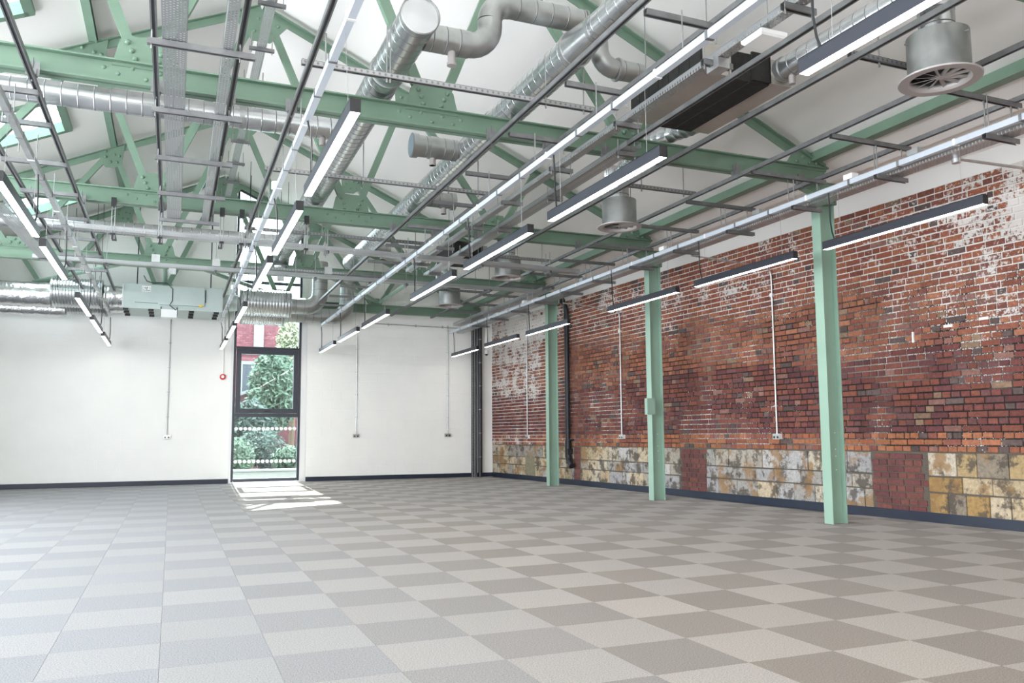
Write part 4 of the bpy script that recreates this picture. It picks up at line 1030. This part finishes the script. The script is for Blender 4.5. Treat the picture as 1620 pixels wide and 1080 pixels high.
# brick wall conduits with sockets
for n, (s, zt, lab) in enumerate(((10.23, 3.5, 'between the two nearest columns'), (6.12, 3.45, 'between the middle and far columns'), (2.08, 3.9, 'beyond the farthest column'))):
    p = WP(s, 0, .03)
    t = thing('wall_conduit', 'galvanised conduit dropping down the brick wall '+lab, 'conduit', (p.x, p.y, 1.0), 'conduits on the brick wall')
    m = B(); hor = WP(s, 0, .03); x, y = p.x, p.y
    pts = [(x, y, 1.02), (x, y, zt-.14)]+[(x-.14*(1-math.cos(a)), y, zt-.14+.14*math.sin(a)) for a in (.4, .8, 1.2, 1.57)]+[(3.70, y-.05, zt+.05)]
    m.sweep(pts, .0125, 10); piece('conduit_pipe', m, 'galv', t)
    piece('inspection_box', B().cyl((x-.025, y, zt-.42), (x+.02, y, zt-.42), .032, 14), 'whitep', t)
    for z in (1.45, 2.0, 2.6): piece('conduit_clip', B().box(x-.012, x+.028, y-.03, y+.03, z-.008, z+.008), 'galv', t)
    t2 = thing('power_socket', 'white double socket on the brick wall '+lab, 'socket', (x, y, .97), 'double sockets on the brick wall')
    piece('back_box', B().box(x-.02, x+.045, y-.075, y+.075, .965, 1.045), 'whitep', t2); piece('faceplate', B().box(x-.026, x-.020, y-.073, y+.073, .967, 1.043), 'steelplate', t2)
    for sg in (-1, 1): piece('outlet', B().box(x-.028, x-.026, y+sg*.036-.018, y+sg*.036+.018, .978, 1.01), 'black', t2)
t = thing('wall_conduit', 'galvanised conduit reaching across from the trunking to the brick wall, upper right', 'conduit', (4.5, 2.1, 3.6), 'conduits on the brick wall')
m = B().sweep([(3.72, 2.12, 3.60), (4.5, 2.10, 3.61), (wx(2.08)-.02, 2.08, 3.62)], .014, 10); piece('conduit_pipe', m, 'galv', t)
piece('inspection_box', B().cyl((3.74, 2.12, 3.56), (3.74, 2.12, 3.63), .04, 14), 'galv', t)
small('isolator_box', B().box(3.98, 4.129, 8.03, 8.10, 1.36, 1.62).box(3.985, 4.124, 8.022, 8.03, 1.365, 1.615), 'greenlight', 'square white box fixed to the middle green column', 'electrical box')
# black drain pipe
px, py = 4.77, 12.46
t = thing('drain_pipe', 'black cast drain pipe with a swan neck beside the far column', 'pipe', (px, py, .38))
m = B().sweep([(px-.10, py, 4.12), (px-.10, py, 3.98), (px-.09, py, 3.90), (px-.03, py, 3.80), (px, py, 3.70), (px, py, 3.6), (px, py, .82)], .052, 16); piece('pipe_run', m, 'pipeblack', t)
piece('outlet_shoe', B().sweep([(px, py, .84), (px, py, .60), (px-.0, py-.03, .52), (px-.01, py-.16, .42), (px-.01, py-.19, .40)], [.066, .066, .06, .058, .064], 16), 'pipeblack', t)
for z in (.88, 3.55, 3.9): piece('pipe_socket', B().sweep([(px-(.095 if z > 3.8 else 0), py, z-.04), (px-(.095 if z > 3.8 else 0), py, z+.04)], .064, 16), 'pipeblack', t)
piece('access_door', B().box(px-.05, px+.05, py-.09, py-.04, .64, .76), 'pipeblack', t); piece('holder_bracket', B().box(px-.01, px+.14, py-.11, py+.11, .93, .96), 'pipeblack', t)
# corner: vertical ladder tray with black pipes
t = thing('cable_riser', 'vertical perforated riser with dark cables in the far corner', 'cable riser', (4.15, YB-.06, 0))
b, fl = tray_mesh((4.10, YB-.08, 0.02), (4.10, YB-.08, 3.95), .08, .05) if 0 else (None, None)
m = B(); m.sheet([(4.06, YB-.05, 0), (4.20, YB-.05, 0), (4.20, YB-.05, 3.95), (4.06, YB-.05, 3.95)], [(0, 0), (4, 0), (4, 110), (0, 110)]); piece('tray_base', m, 'tray', t)
for x in (4.06, 4.20): piece('side_flange', B().box(x-.003, x+.003, YB-.10, YB-.05, 0, 3.95), 'strut', t)
for k, x in enumerate((4.09, 4.12, 4.15, 4.175)): piece('riser_cable', B().cyl((x, YB-.07, 0), (x, YB-.07, 3.95), .012, 8), 'black' if k % 2 else 'strut', t)
t = thing('corner_pipe', 'black lagged vertical pipe standing in the far corner', 'pipe', (4.29, YB-.09, 0))
piece('pipe_run', B().cyl((4.29, YB-.09, 0), (4.29, YB-.09, 4.0), .052, 16), 'pipeblack', t)
for z in (.5, 1.1, 1.7, 2.3, 2.9, 3.5): piece('pipe_band', B().cyl((4.29, YB-.09, z), (4.29, YB-.09, z+.015), .056, 16), 'strut', t)
t = thing('security_camera', 'white dome camera on a thin white drop pole in the far corner', 'camera', (4.12, 15.6, 3.05))
piece('drop_pole', B().cyl((4.12, 15.6, 3.12), (4.12, 15.6, 4.31), .018, 10), 'whitep', t); piece('ceiling_box', B().cyl((4.12, 15.6, 3.72), (4.12, 15.6, 3.85), .055, 14), 'whitep', t)
piece('camera_body', B().cyl((4.12, 15.6, 3.04), (4.12, 15.6, 3.13), .045, 16), 'whitep', t); piece('dome', B().sweep([(4.12, 15.6, 3.04), (4.12, 15.6, 3.02), (4.12, 15.6, 3.0)], [.04, .034, .012], 16), 'black', t)
# short white anchors and marks in the brickwork
def wallmark(s, z, ws, hz, lab):
    small('wall_plug_strip', B().quadbox([WP(s, z, .0), WP(s, z, .022), WP(s+ws, z, .022), WP(s+ws, z, 0), WP(s, z+hz, 0), WP(s, z+hz, .022), WP(s+ws, z+hz, .022), WP(s+ws, z+hz, 0)]), 'whitep', lab, 'plastic strip', 'white plastic strips on the brick wall')
wallmark(12.55, 2.13, .022, .13, 'upright white plastic strip on the brick wall, left of the others')
wallmark(12.98, 2.26, .11, .03, 'flat white plastic strip on the brick wall, left one of two')
wallmark(13.42, 2.29, .11, .03, 'flat white plastic strip on the brick wall, right one of two')

# ---- daylight portals in the openings (they add no light of their own)
def portal(loc, rot, sx, sy):
    l = bpy.data.lights.new('portal', 'AREA'); l.shape = 'RECTANGLE'; l.size = sx; l.size_y = sy; l.cycles.is_portal = True
    o = bpy.data.objects.new('portal', l); C.objects.link(o); o.location = loc; o.rotation_euler = rot
for (a, b) in SKY:
    xm = (SX0+SX1)/2; portal((xm, (a+b)/2, roofz(xm)+.16), (0, -math.atan(.45), 0), (SX1-SX0)/math.cos(math.atan(.45)), b-a)
for a, b, c, d in LO: portal((XL-.32, (a+b)/2, (c+d)/2), (0, -PI/2, 0), d-c, b-a)
for a, b, c, d in FO: portal(((a+b)/2, YF-.32, (c+d)/2), (PI/2, 0, 0), b-a, d-c)
portal((-.96, YB+.32, 3.3), (-PI/2, 0, 0), 1.4, 6.2)
